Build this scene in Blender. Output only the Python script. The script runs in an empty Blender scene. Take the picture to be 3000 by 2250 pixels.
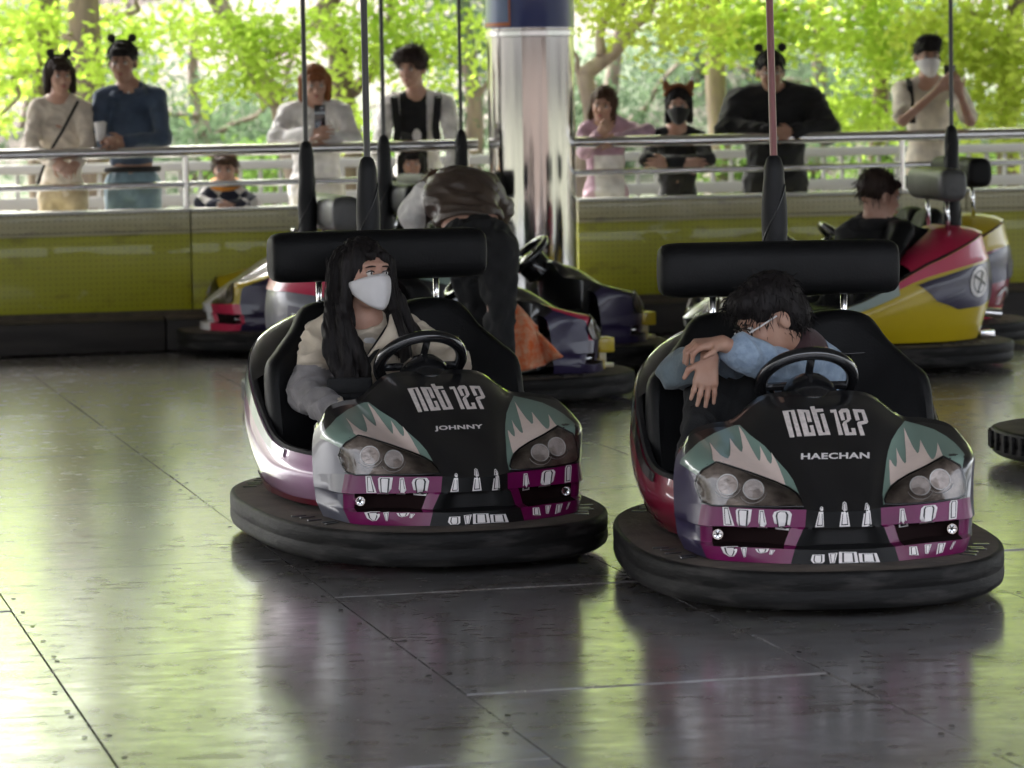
import bpy, bmesh, math, random
import numpy as np
from mathutils import Vector, Matrix
from mathutils.bvhtree import BVHTree
from mathutils.geometry import delaunay_2d_cdt

random.seed(7)
rng = np.random.default_rng(7)
scene = bpy.context.scene
COL = scene.collection

# ------------------------------------------------------------------ camera
CAM_H, ROLL, F_PX = 1.54, 0.0175, 10000.0
PITCH = math.atan((1125 - 268) / F_PX)
fw = np.array([0, math.cos(PITCH), -math.sin(PITCH)])
up0 = np.array([0, math.sin(PITCH), math.cos(PITCH)])
r0 = np.array([1.0, 0, 0])
cr, sr = math.cos(ROLL), math.sin(ROLL)
cam_r = cr * r0 - sr * up0
cam_u = sr * r0 + cr * up0
cam_d = bpy.data.cameras.new('camera')
cam_d.sensor_width = 36.0
cam_d.lens = F_PX / 3000 * 36
cam_d.clip_start, cam_d.clip_end = 0.2, 600
cam_d.dof.use_dof = True
cam_d.dof.focus_distance = 11.2
cam_d.dof.aperture_fstop = 5.2
cam = bpy.data.objects.new('camera', cam_d)
COL.objects.link(cam)
M = Matrix(((cam_r[0], cam_u[0], -fw[0], 0), (cam_r[1], cam_u[1], -fw[1], 0),
            (cam_r[2], cam_u[2], -fw[2], CAM_H), (0, 0, 0, 1)))
cam.matrix_world = M
scene.camera = cam

# ------------------------------------------------------------------ sky and sun
SUN_EL, SUN_AZ = math.radians(52), math.radians(-28)      # azimuth measured from +Y towards +X
world = bpy.data.worlds.new('World')
scene.world = world
world.use_nodes = True
wn = world.node_tree
bg = wn.nodes['Background']
sky = wn.nodes.new('ShaderNodeTexSky')
sky.sky_type = 'NISHITA'
sky.sun_disc = False
sky.sun_elevation = SUN_EL
sky.sun_rotation = SUN_AZ
sky.air_density = 0.7
sky.dust_density = 5.0
sky.ozone_density = 0.4
haze_sky = wn.nodes.new('ShaderNodeHueSaturation')          # thin bright spring haze: a paler sky
haze_sky.inputs['Saturation'].default_value = 0.38
wn.links.new(sky.outputs['Color'], haze_sky.inputs['Color'])
wn.links.new(haze_sky.outputs['Color'], bg.inputs['Color'])
bg.inputs['Strength'].default_value = 0.15
sun_d = bpy.data.lights.new('sun', 'SUN')
sun_d.energy = 2.0
sun_d.angle = math.radians(0.55)
sun_d.color = (1.0, 0.95, 0.86)
sun = bpy.data.objects.new('sun', sun_d)
COL.objects.link(sun)
sdir = Vector((math.sin(SUN_AZ) * math.cos(SUN_EL), math.cos(SUN_AZ) * math.cos(SUN_EL), math.sin(SUN_EL)))
sun.rotation_euler = sdir.to_track_quat('Z', 'Y').to_euler()
sun.location = (-6, 30, 30)
scene.view_settings.view_transform = 'Standard'
scene.view_settings.look = 'None'
scene.view_settings.gamma = 1
scene.view_settings.use_curve_mapping = False
scene.view_settings.exposure = 3.3
scene.cycles.max_bounces = 8
scene.cycles.transparent_max_bounces = 12
scene.cycles.sample_clamp_indirect = 6

# ------------------------------------------------------------------ helpers
def at(x, y, Y):
    """World point where the sight line through photo pixel (x, y) of 3000x2250 meets the plane at distance Y."""
    d = fw * F_PX + cam_r * (x - 1500) + cam_u * (1125 - y)
    t = Y / d[1]
    return np.array([0, 0, CAM_H]) + d * t

def a2(x, y, Y):
    return at(x * 1.35624, y * 1.35624, Y)

def newmat(name, col, rough=0.5, metal=0.0, coat=0.0, spec=0.5, noise=0.0, nscale=8.0, bump=0.0, bscale=60.0, col2=None,
           stretch=None, sheen=0.0, coat_rough=0.03, detail=5.0, contrast=(0.35, 0.65), rough2=None, world_tex=False):
    m = bpy.data.materials.new(name)
    m.use_nodes = True
    nt = m.node_tree
    p = nt.nodes['Principled BSDF']
    p.inputs['Base Color'].default_value = (*col, 1)
    p.inputs['Roughness'].default_value = rough
    p.inputs['Metallic'].default_value = metal
    p.inputs['Coat Weight'].default_value = coat
    p.inputs['Coat Roughness'].default_value = coat_rough
    p.inputs['Specular IOR Level'].default_value = spec
    if sheen:
        p.inputs['Sheen Weight'].default_value = sheen
        p.inputs['Sheen Roughness'].default_value = 0.5
    if noise or col2 or bump or rough2 is not None:
        tc = nt.nodes.new('ShaderNodeTexCoord')
        mp = nt.nodes.new('ShaderNodeMapping')
        if world_tex:
            nt.links.new(nt.nodes.new('ShaderNodeNewGeometry').outputs['Position'], mp.inputs['Vector'])
        else:
            nt.links.new(tc.outputs['Object'], mp.inputs['Vector'])
        if stretch:
            mp.inputs['Scale'].default_value = stretch
    if noise or col2 or rough2 is not None:
        nz = nt.nodes.new('ShaderNodeTexNoise')
        nz.inputs['Scale'].default_value = nscale
        nz.inputs['Detail'].default_value = detail
        nt.links.new(mp.outputs['Vector'], nz.inputs['Vector'])
        rp = nt.nodes.new('ShaderNodeMapRange')
        rp.inputs['From Min'].default_value, rp.inputs['From Max'].default_value = contrast
        nt.links.new(nz.outputs['Fac'], rp.inputs['Value'])
        if noise or col2:
            mx = nt.nodes.new('ShaderNodeMix')
            mx.data_type = 'RGBA'
            c2 = col2 if col2 else tuple(c * (1 - noise) for c in col)
            mx.inputs['A'].default_value = (*col, 1)
            mx.inputs['B'].default_value = (*c2, 1)
            nt.links.new(rp.outputs['Result'], mx.inputs['Factor'])
            nt.links.new(mx.outputs['Result'], p.inputs['Base Color'])
        if rough2 is not None:
            rr = nt.nodes.new('ShaderNodeMapRange')
            rr.inputs['To Min'].default_value, rr.inputs['To Max'].default_value = rough, rough2
            nt.links.new(rp.outputs['Result'], rr.inputs['Value'])
            nt.links.new(rr.outputs['Result'], p.inputs['Roughness'])
    if bump:
        bz = nt.nodes.new('ShaderNodeTexNoise')
        bz.inputs['Scale'].default_value = bscale
        bz.inputs['Detail'].default_value = 4
        nt.links.new(mp.outputs['Vector'], bz.inputs['Vector'])
        bp = nt.nodes.new('ShaderNodeBump')
        bp.inputs['Strength'].default_value = bump
        bp.inputs['Distance'].default_value = 0.01
        nt.links.new(bz.outputs['Fac'], bp.inputs['Height'])
        nt.links.new(bp.outputs['Normal'], p.inputs['Normal'])
    return m

def mesh_from(name, V, Fs, mat, smooth=True, angle=None):
    me = bpy.data.meshes.new(name)
    me.from_pydata([tuple(map(float, v)) for v in V], [], [tuple(map(int, f)) for f in Fs])
    me.validate()
    if mat is not None:
        me.materials.append(mat)
    if smooth:
        me.polygons.foreach_set('use_smooth', [True] * len(me.polygons))
        if angle:
            me.set_sharp_from_angle(angle=math.radians(angle))
    me.update()
    return me

def link(name, me, parent=None):
    o = bpy.data.objects.new(name, me)
    COL.objects.link(o)
    if parent is not None:
        o.parent = parent
    return o

def part(name, VF, mat, parent=None, smooth=True, angle=40, label=None):
    me = mesh_from(name, VF[0], VF[1], mat, smooth, angle)
    o = link(name, me, parent)
    if label:
        o['label'] = label
    return o

def tag(o, label=None, cat=None, group=None, kind=None):
    if label: o['label'] = label
    if cat: o['category'] = cat
    if group: o['group'] = group
    if kind: o['kind'] = kind
    return o

def empty(name, loc=(0, 0, 0), rz=0.0):
    o = bpy.data.objects.new(name, None)
    o.empty_display_size = 0.2
    COL.objects.link(o)
    o.location = loc
    o.rotation_euler = (0, 0, rz)
    return o

def merge(*vfs):
    V, Fs = [], []
    for v, f in vfs:
        n = len(V)
        V += list(v)
        Fs += [tuple(i + n for i in q) for q in f]
    return V, Fs

def xform(vf, M):
    return [tuple(M @ Vector(v)) for v in vf[0]], vf[1]

def T(x, y, z):
    return Matrix.Translation((x, y, z))

def Rz(a): return Matrix.Rotation(a, 4, 'Z')
def Rx(a): return Matrix.Rotation(a, 4, 'X')
def Ry(a): return Matrix.Rotation(a, 4, 'Y')

def box(cx, cy, cz, sx, sy, sz, bev=0.0):
    """box with chamfered edges"""
    bm = bmesh.new()
    bmesh.ops.create_cube(bm, size=1)
    for v in bm.verts:
        v.co = Vector((v.co.x * sx + cx, v.co.y * sy + cy, v.co.z * sz + cz))
    if bev:
        bmesh.ops.bevel(bm, geom=bm.edges[:], offset=bev, segments=2, affect='EDGES', profile=0.6)
    V = [tuple(v.co) for v in bm.verts]
    bm.verts.index_update()
    Fs = [tuple(v.index for v in f.verts) for f in bm.faces]
    bm.free()
    return V, Fs

def frame(d):
    d = Vector(d).normalized()
    a = Vector((0, 0, 1)) if abs(d.z) < 0.9 else Vector((1, 0, 0))
    x = d.cross(a).normalized()
    return x, d.cross(x).normalized()

def tube(pts, rad, n=10, caps=True):
    pts = [Vector(p) for p in pts]
    if not hasattr(rad, '__len__'):
        rad = [rad] * len(pts)
    V, Fs = [], []
    x = None
    for i, p in enumerate(pts):
        d = (pts[min(i + 1, len(pts) - 1)] - pts[max(i - 1, 0)]).normalized()
        if x is None:
            x, y = frame(d)
        else:
            x = (x - d * x.dot(d)).normalized()
            y = d.cross(x)
        for k in range(n):
            a = 2 * math.pi * k / n
            V.append(tuple(p + x * (rad[i] * math.cos(a)) + y * (rad[i] * math.sin(a))))
    for i in range(len(pts) - 1):
        for k in range(n):
            k2 = (k + 1) % n
            Fs.append((i * n + k, i * n + k2, (i + 1) * n + k2, (i + 1) * n + k))
    if caps:
        Fs.append(tuple(range(n))[::-1])
        Fs.append(tuple(range((len(pts) - 1) * n, len(pts) * n)))
    return V, Fs

def lathe(prof, n=32, M=None):
    V, Fs = [], []
    for r, z in prof:
        for k in range(n):
            a = 2 * math.pi * k / n
            V.append((r * math.cos(a), r * math.sin(a), z))
    for i in range(len(prof) - 1):
        for k in range(n):
            k2 = (k + 1) % n
            Fs.append((i * n + k, i * n + k2, (i + 1) * n + k2, (i + 1) * n + k))
    if prof[0][0] > 1e-5: Fs.append(tuple(range(n))[::-1])
    if prof[-1][0] > 1e-5: Fs.append(tuple(range((len(prof) - 1) * n, len(prof) * n)))
    if M is not None:
        return xform((V, Fs), M)
    return V, Fs

def torus(R, r, n=40, m=10, M=None, a0=0, a1=2 * math.pi):
    V, Fs = [], []
    closed = abs(a1 - a0 - 2 * math.pi) < 1e-6
    N = n if closed else n + 1
    for i in range(N):
        a = a0 + (a1 - a0) * i / n
        for k in range(m):
            b = 2 * math.pi * k / m
            rr = R + r * math.cos(b)
            V.append((rr * math.cos(a), rr * math.sin(a), r * math.sin(b)))
    for i in range(n):
        i2 = (i + 1) % N
        for k in range(m):
            k2 = (k + 1) % m
            Fs.append((i * m + k, i2 * m + k, i2 * m + k2, i * m + k2))
    return xform((V, Fs), M) if M is not None else (V, Fs)

def ball(c, r, n=12, m=8):
    rx, ry, rz = (r, r, r) if not hasattr(r, '__len__') else r
    prof = [(math.sin(math.pi * i / m), -math.cos(math.pi * i / m)) for i in range(m + 1)]
    V, Fs = lathe([(max(a, 1e-6), b) for a, b in prof], n)
    return [(c[0] + v[0] * rx, c[1] + v[1] * ry, c[2] + v[2] * rz) for v in V], Fs

def gridmesh(P, closed_u=False, flip=False):
    """P: array [rows][cols][3]"""
    R_, C_ = len(P), len(P[0])
    V = [tuple(p) for row in P for p in row]
    Fs = []
    for i in range(R_ - 1):
        for j in range(C_ if closed_u else C_ - 1):
            j2 = (j + 1) % C_
            q = (i * C_ + j, i * C_ + j2, (i + 1) * C_ + j2, (i + 1) * C_ + j)
            Fs.append(q[::-1] if flip else q)
    return V, Fs

def crom(P, n, closed=False):
    """Catmull-Rom through the points P (k,3), n samples per segment"""
    P = np.asarray(P, float)
    k = len(P)
    out = []
    for i in range(k if closed else k - 1):
        if closed:
            p0, p1, p2, p3 = P[(i - 1) % k], P[i], P[(i + 1) % k], P[(i + 2) % k]
        else:
            p1, p2 = P[i], P[i + 1]
            p0 = P[i - 1] if i > 0 else 2 * p1 - p2
            p3 = P[i + 2] if i + 2 < k else 2 * p2 - p1
        for t in np.arange(n) / n:
            out.append(0.5 * ((2 * p1) + (-p0 + p2) * t + (2 * p0 - 5 * p1 + 4 * p2 - p3) * t * t + (-p0 + 3 * p1 - 3 * p2 + p3) * t ** 3))
    if not closed:
        out.append(P[-1])
    return np.array(out)

# ------------------------------------------------------------------ smooth bodies from distance fields
class Field:
    def __init__(self, lo, hi, h):
        self.h = h
        self.lo = np.array(lo, np.float32)
        n = np.ceil((np.array(hi) - np.array(lo)) / h).astype(int) + 1
        self.F = np.full(n, 0.5, np.float32)
        self.n = n
    def _win(self, lo, hi):
        i0 = np.maximum(np.floor((np.array(lo) - self.lo) / self.h).astype(int), 0)
        i1 = np.minimum(np.ceil((np.array(hi) - self.lo) / self.h).astype(int) + 1, self.n)
        if np.any(i1 <= i0): return None
        ax = [self.lo[k] + self.h * np.arange(i0[k], i1[k], dtype=np.float32) for k in range(3)]
        X, Y, Z = np.meshgrid(*ax, indexing='ij')
        return tuple(slice(i0[k], i1[k]) for k in range(3)), X, Y, Z
    def _mix(self, sl, d, k, op):
        a = self.F[sl]
        if op == 'add':
            hh = np.clip(0.5 + 0.5 * (a - d) / k, 0, 1)
            self.F[sl] = a * (1 - hh) + d * hh - k * hh * (1 - hh)
        else:
            hh = np.clip(0.5 - 0.5 * (a + d) / k, 0, 1)
            self.F[sl] = a * (1 - hh) - d * hh + k * hh * (1 - hh)
    def cap(self, a, b, ra, rb=None, k=0.02, op='add'):
        rb = ra if rb is None else rb
        a, b = np.array(a, np.float32), np.array(b, np.float32)
        m = max(ra, rb) + k + 4 * self.h
        w = self._win(np.minimum(a, b) - m, np.maximum(a, b) + m)
        if w is None: return self
        sl, X, Y, Z = w
        ab = b - a
        L = float(ab @ ab) + 1e-12
        t = np.clip(((X - a[0]) * ab[0] + (Y - a[1]) * ab[1] + (Z - a[2]) * ab[2]) / L, 0, 1)
        d = np.sqrt((X - a[0] - t * ab[0]) ** 2 + (Y - a[1] - t * ab[1]) ** 2 + (Z - a[2] - t * ab[2]) ** 2) - (ra + (rb - ra) * t)
        self._mix(sl, d, k, op)
        return self
    def ell(self, c, r, R=None, k=0.02, op='add'):
        c = np.array(c, np.float32); r = np.array(r, np.float32)
        m = float(max(r)) + k + 4 * self.h
        w = self._win(c - m, c + m)
        if w is None: return self
        sl, X, Y, Z = w
        P = np.stack([X - c[0], Y - c[1], Z - c[2]], -1)
        if R is not None:
            P = P @ np.asarray(R, np.float32)
        k0 = np.sqrt(((P / r) ** 2).sum(-1)) + 1e-6
        k1 = np.sqrt(((P / (r * r)) ** 2).sum(-1)) + 1e-6
        self._mix(sl, k0 * (k0 - 1) / k1, k, op)
        return self
    def mesh(self):
        F, h = self.F, self.h
        F[0], F[-1], F[:, 0], F[:, -1], F[:, :, 0], F[:, :, -1] = (0.5,) * 6
        S = F < 0
        n = np.array(F.shape) - 1
        cnt = np.zeros(n, np.int8)
        for dx in (0, 1):
            for dy in (0, 1):
                for dz in (0, 1):
                    cnt += S[dx:n[0] + dx, dy:n[1] + dy, dz:n[2] + dz]
        act = (cnt > 0) & (cnt < 8)
        idx = np.argwhere(act)
        if len(idx) == 0: return [], []
        ids = np.full(n, -1, np.int64)
        ids[tuple(idx.T)] = np.arange(len(idx))
        acc = np.zeros((len(idx), 3)); num = np.zeros(len(idx))
        corners = [(0, 0, 0), (1, 0, 0), (0, 1, 0), (1, 1, 0), (0, 0, 1), (1, 0, 1), (0, 1, 1), (1, 1, 1)]
        vals = [F[idx[:, 0] + c[0], idx[:, 1] + c[1], idx[:, 2] + c[2]].astype(float) for c in corners]
        for i, j in ((0, 1), (2, 3), (4, 5), (6, 7), (0, 2), (1, 3), (4, 6), (5, 7), (0, 4), (1, 5), (2, 6), (3, 7)):
            a, b = vals[i], vals[j]
            m = (a < 0) != (b < 0)
            t = np.where(m, a / np.where(m, a - b, 1), 0)
            ci, cj = np.array(corners[i]), np.array(corners[j])
            acc += m[:, None] * (ci + t[:, None] * (cj - ci))
            num += m
        V = self.lo + h * (idx + acc / num[:, None])
        Fs = []
        for ax in range(3):
            o1, o2 = (ax + 1) % 3, (ax + 2) % 3
            A = [slice(0, n[k]) for k in range(3)]; B = list(A)
            A[ax] = slice(0, n[ax]); B[ax] = slice(1, n[ax] + 1)
            sa, sb = S[tuple(A)], S[tuple(B)]
            e = np.argwhere(sa != sb)
            e = e[(e[:, o1] > 0) & (e[:, o2] > 0)]
            q = []
            for d1, d2 in ((0, 0), (1, 0), (1, 1), (0, 1)):
                c = e.copy(); c[:, o1] -= d1; c[:, o2] -= d2
                q.append(ids[tuple(c.T)])
            q = np.stack(q, 1)
            fl = sa[tuple(e.T)]
            q = np.where(fl[:, None], q, q[:, ::-1])
            Fs.append(q)
        return V, np.concatenate(Fs)

def nmesh(name, V, Fs, mat, disp=None):
    """mesh from arrays; disp(V) -> offset along the normal"""
    me = bpy.data.meshes.new(name)
    V = np.asarray(V, np.float32); Fs = np.asarray(Fs, np.int32)
    me.vertices.add(len(V)); me.vertices.foreach_set('co', V.ravel())
    me.loops.add(Fs.size); me.loops.foreach_set('vertex_index', Fs.ravel())
    me.polygons.add(len(Fs))
    me.polygons.foreach_set('loop_start', np.arange(0, Fs.size, Fs.shape[1], dtype=np.int32))
    me.polygons.foreach_set('use_smooth', np.ones(len(Fs), bool))
    me.update(calc_edges=True)
    if disp is not None:
        N = np.empty(len(V) * 3, np.float32)
        me.vertices.foreach_get('normal', N)
        V = V + N.reshape(-1, 3) * disp(V)[:, None]
        me.vertices.foreach_set('co', V.astype(np.float32).ravel())
        me.update()
    me.materials.append(mat)
    return me

def wrinkle(amp, f=1.0, seed=0):
    r = np.random.default_rng(seed)
    K = r.normal(size=(7, 3)) * np.array([22, 22, 34]) * f
    ph = r.uniform(0, 6.28, 7)
    def fn(V):
        s = np.zeros(len(V))
        for k, p in zip(K, ph):
            s += np.sin(V @ k + p + 1.3 * np.sin(V @ (k[[1, 2, 0]] * 0.6) + p))
        s /= 3.0
        return amp * (np.abs(s) * -1.4 + 0.5)
    return fn

# ------------------------------------------------------------------ materials
MT = {}
def floor_steel():
    """bare worn steel: rolled streaks, scuffs and dull patches"""
    m = bpy.data.materials.new('steel_plate'); m.use_nodes = True
    nt = m.node_tree; p = nt.nodes['Principled BSDF']; N = nt.nodes.new; K = nt.links.new
    pos = N('ShaderNodeNewGeometry').outputs['Position']
    def noise(scale, stretch, rot=YAW_F, detail=8, lo=.3, hi=.7):
        mp = N('ShaderNodeMapping'); mp.inputs['Rotation'].default_value = (0, 0, -rot); mp.inputs['Scale'].default_value = stretch
        nz = N('ShaderNodeTexNoise'); nz.inputs['Scale'].default_value = scale; nz.inputs['Detail'].default_value = detail; nz.inputs['Roughness'].default_value = .62
        mr = N('ShaderNodeMapRange'); mr.inputs['From Min'].default_value = lo; mr.inputs['From Max'].default_value = hi
        K(pos, mp.inputs['Vector']); K(mp.outputs[0], nz.inputs['Vector']); K(nz.outputs['Fac'], mr.inputs['Value'])
        return mr.outputs['Result']
    def math_(op, a, b):
        n = N('ShaderNodeMath'); n.operation = op
        for k, v in enumerate((a, b)):
            if isinstance(v, (int, float)): n.inputs[k].default_value = v
            else: K(v, n.inputs[k])
        return n.outputs[0]
    blotch = noise(1.5, (1, 1.6, 1), lo=.36, hi=.64); streak = noise(7.5, (1, 2.6, 1), detail=10, lo=.38, hi=.64); scratch = noise(46, (0.5, 3.0, 1), rot=YAW_F + .5, detail=3, lo=.55, hi=.78); scuff = noise(9, (1.6, 1, 1), rot=.9, detail=6, lo=.42, hi=.85)
    f = math_('ADD', math_('MULTIPLY', blotch, .38), math_('MULTIPLY', streak, .62))
    cr_ = N('ShaderNodeMix'); cr_.data_type = 'RGBA'; cr_.inputs['A'].default_value = (.18, .15, .13, 1); cr_.inputs['B'].default_value = (.58, .575, .59, 1); K(f, cr_.inputs['Factor'])
    c2 = N('ShaderNodeMix'); c2.data_type = 'RGBA'; c2.inputs['B'].default_value = (.66, .63, .58, 1); K(math_('MULTIPLY', scratch, .05), c2.inputs['Factor']); K(cr_.outputs['Result'], c2.inputs['A'])
    c3 = N('ShaderNodeMix'); c3.data_type = 'RGBA'; c3.inputs['B'].default_value = (.17, .14, .115, 1); K(math_('MULTIPLY', scuff, .55), c3.inputs['Factor']); K(c2.outputs['Result'], c3.inputs['A'])
    K(c3.outputs['Result'], p.inputs['Base Color'])
    r1 = math_('ADD', .11, math_('MULTIPLY', math_('SUBTRACT', 1.0, f), .17)); r2 = math_('ADD', r1, math_('MULTIPLY', scuff, .12))
    K(r2, p.inputs['Roughness'])
    K(math_('SUBTRACT', .50, math_('MULTIPLY', scuff, .25)), p.inputs['Metallic'])
    p.inputs['Coat Weight'].default_value = .6; p.inputs['Coat Roughness'].default_value = .16
    bp = N('ShaderNodeBump'); bp.inputs['Strength'].default_value = .03; bp.inputs['Distance'].default_value = .01
    K(noise(5.0, (1, 2.5, 1), detail=2), bp.inputs['Height']); K(bp.outputs['Normal'], p.inputs['Normal'])
    return m
YAW_F = 0.24
MT['steel_plate'] = floor_steel()
MT['joint'] = newmat('joint', (0.02, 0.018, 0.016), rough=0.8)
MT['rivet'] = newmat('rivet', (0.05, 0.045, 0.04), rough=0.5, metal=0.5)
MT['kerb'] = newmat('kerb', (0.035, 0.030, 0.027), rough=0.7, noise=0.5, nscale=5, bump=0.25, bscale=40, stretch=(0.4, 1, 3))
MT['kerb_top'] = newmat('kerb_top', (0.11, 0.085, 0.06), rough=0.85, noise=0.4, nscale=12)
MT['chrome'] = newmat('chrome', (0.72, 0.72, 0.72), rough=0.16, metal=1.0, noise=0.1, nscale=20)
MT['column_steel'] = newmat('column_steel', (0.56, 0.54, 0.53), rough=0.05, metal=1.0, noise=0.15, nscale=3, bump=0.22, bscale=5, stretch=(6, 6, 0.10), rough2=0.13)
MT['navy_wrap'] = newmat('navy_wrap', (0.006, 0.028, 0.20), rough=0.35, coat=0.4)
MT['blue_wrap'] = newmat('blue_wrap', (0.09, 0.16, 0.34), rough=0.35, coat=0.4)
MT['orange_line'] = newmat('orange_line', (0.55, 0.16, 0.05), rough=0.5)
MT['white_metal'] = newmat('white_metal', (0.55, 0.55, 0.53), rough=0.45)
MT['fence_metal'] = newmat('fence_metal', (0.34, 0.33, 0.315), rough=0.5)
MT['paving'] = newmat('paving', (0.17, 0.16, 0.145), rough=0.85, noise=0.25, nscale=3, bump=0.2)
MT['roof'] = newmat('roof', (0.30, 0.29, 0.28), rough=0.7, noise=0.2, nscale=2)
MT['ground'] = newmat('ground', (0.085, 0.08, 0.065), rough=0.95, col2=(0.045, 0.06, 0.025), nscale=0.4)
MT['hill'] = newmat('hill', (0.085, 0.068, 0.055), rough=0.95, col2=(0.04, 0.06, 0.025), nscale=0.35, detail=8, contrast=(0.42, 0.58), bump=0.6, bscale=3)
MT['bark'] = newmat('bark', (0.20, 0.145, 0.11), rough=0.95, noise=0.5, nscale=9, bump=0.8, bscale=30, stretch=(1, 1, 0.25))
MT['pale_bark'] = newmat('pale_bark', (0.30, 0.23, 0.18), rough=0.95, noise=0.4, nscale=9, bump=0.6, bscale=30, stretch=(1, 1, 0.3))

def perforated(name, col, col2):
    """painted sheet with rows of small punched holes (fine relief and colour only)"""
    m = newmat(name, col, rough=0.42, col2=col2, nscale=1.3, contrast=(0.25, 0.8), coat=0.25, bump=0.05, bscale=90)
    nt = m.node_tree
    p = nt.nodes['Principled BSDF']
    tc = nt.nodes.new('ShaderNodeTexCoord')
    sep = nt.nodes.new('ShaderNodeSeparateXYZ')
    nt.links.new(tc.outputs['Object'], sep.inputs[0])
    def cell(sock, size):
        a = nt.nodes.new('ShaderNodeMath'); a.operation = 'PINGPONG'
        nt.links.new(sock, a.inputs[0]); a.inputs[1].default_value = size / 2
        return a.outputs[0]
    cx, cz = cell(sep.outputs['X'], 0.035), cell(sep.outputs['Z'], 0.035)
    d = nt.nodes.new('ShaderNodeCombineXYZ'); nt.links.new(cx, d.inputs[0]); nt.links.new(cz, d.inputs[2])
    ln = nt.nodes.new('ShaderNodeVectorMath'); ln.operation = 'LENGTH'; nt.links.new(d.outputs[0], ln.inputs[0])
    lt = nt.nodes.new('ShaderNodeMath'); lt.operation = 'LESS_THAN'; nt.links.new(ln.outputs['Value'], lt.inputs[0]); lt.inputs[1].default_value = 0.0042
    old = p.inputs['Base Color'].links[0].from_socket
    for sc_, lo_, hi_, cc_, am_ in ((2.2, .66, .74, (0.52, 0.50, 0.34), .5), (5.0, .60, .72, (col[0] * .45, col[1] * .42, col[2] * .6), .6)):
        mp_ = nt.nodes.new('ShaderNodeMapping'); mp_.inputs['Scale'].default_value = (1, 1, 2.2); mp_.inputs['Location'].default_value = (3.3 * sc_, 0, 1.7)
        nz_ = nt.nodes.new('ShaderNodeTexNoise'); nz_.inputs['Scale'].default_value = sc_; nz_.inputs['Detail'].default_value = 7
        mr_ = nt.nodes.new('ShaderNodeMapRange'); mr_.inputs['From Min'].default_value = lo_; mr_.inputs['From Max'].default_value = hi_; mr_.inputs['To Max'].default_value = am_
        nt.links.new(tc.outputs['Object'], mp_.inputs['Vector']); nt.links.new(mp_.outputs[0], nz_.inputs['Vector']); nt.links.new(nz_.outputs['Fac'], mr_.inputs['Value'])
        ms_ = nt.nodes.new('ShaderNodeMix'); ms_.data_type = 'RGBA'; ms_.inputs['B'].default_value = (*cc_, 1)
        nt.links.new(mr_.outputs['Result'], ms_.inputs['Factor']); nt.links.new(old, ms_.inputs['A']); old = ms_.outputs['Result']
    mx = nt.nodes.new('ShaderNodeMix'); mx.data_type = 'RGBA'
    nt.links.new(lt.outputs[0], mx.inputs['Factor']); nt.links.new(old, mx.inputs['A'])
    mx.inputs['B'].default_value = (col[0] * 0.3, col[1] * 0.3, col[2] * 0.3, 1)
    nt.links.new(mx.outputs['Result'], p.inputs['Base Color'])
    return m
MT['lime_panel'] = perforated('lime_panel', (0.39, 0.39, 0.008), (0.32, 0.32, 0.007))
MT['cream_panel'] = perforated('cream_panel', (0.46, 0.43, 0.25), (0.38, 0.35, 0.20))

def leafmat(name, col, tcol, rough=0.5, mixf=0.5, var=0.3):
    m = bpy.data.materials.new(name); m.use_nodes = True
    nt = m.node_tree; nt.nodes.clear()
    out = nt.nodes.new('ShaderNodeOutputMaterial')
    d = nt.nodes.new('ShaderNodeBsdfDiffuse'); t = nt.nodes.new('ShaderNodeBsdfTranslucent'); mx = nt.nodes.new('ShaderNodeMixShader')
    mx.inputs[0].default_value = mixf
    geo = nt.nodes.new('ShaderNodeNewGeometry')
    for nd, c in ((d, col), (t, tcol)):
        mc = nt.nodes.new('ShaderNodeMix'); mc.data_type = 'RGBA'
        mc.inputs['A'].default_value = (*c, 1); mc.inputs['B'].default_value = (*[q * (1 - var) for q in c], 1)
        nt.links.new(geo.outputs['Random Per Island'], mc.inputs['Factor'])
        nt.links.new(mc.outputs['Result'], nd.inputs['Color'])
    nt.links.new(d.outputs[0], mx.inputs[1]); nt.links.new(t.outputs[0], mx.inputs[2]); nt.links.new(mx.outputs[0], out.inputs[0])
    return m
MT['lime_leaf'] = leafmat('lime_leaf', (0.32, 0.42, 0.075), (0.58, 0.76, 0.12), mixf=.55, var=.2)
MT['yellow_leaf'] = leafmat('yellow_leaf', (0.36, 0.42, 0.085), (0.65, 0.76, 0.13), mixf=.55, var=.2)
MT['needle'] = leafmat('needle', (0.09, 0.135, 0.08), (0.11, 0.17, 0.085), mixf=0.35, var=0.35)
MT['shrub_leaf'] = leafmat('shrub_leaf', (0.10, 0.17, 0.05), (0.15, 0.26, 0.05), mixf=0.35, var=0.5)
MT['blossom'] = leafmat('blossom', (0.20, 0.17, 0.16), (0.16, 0.135, 0.13), mixf=0.4, var=0.25)

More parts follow.
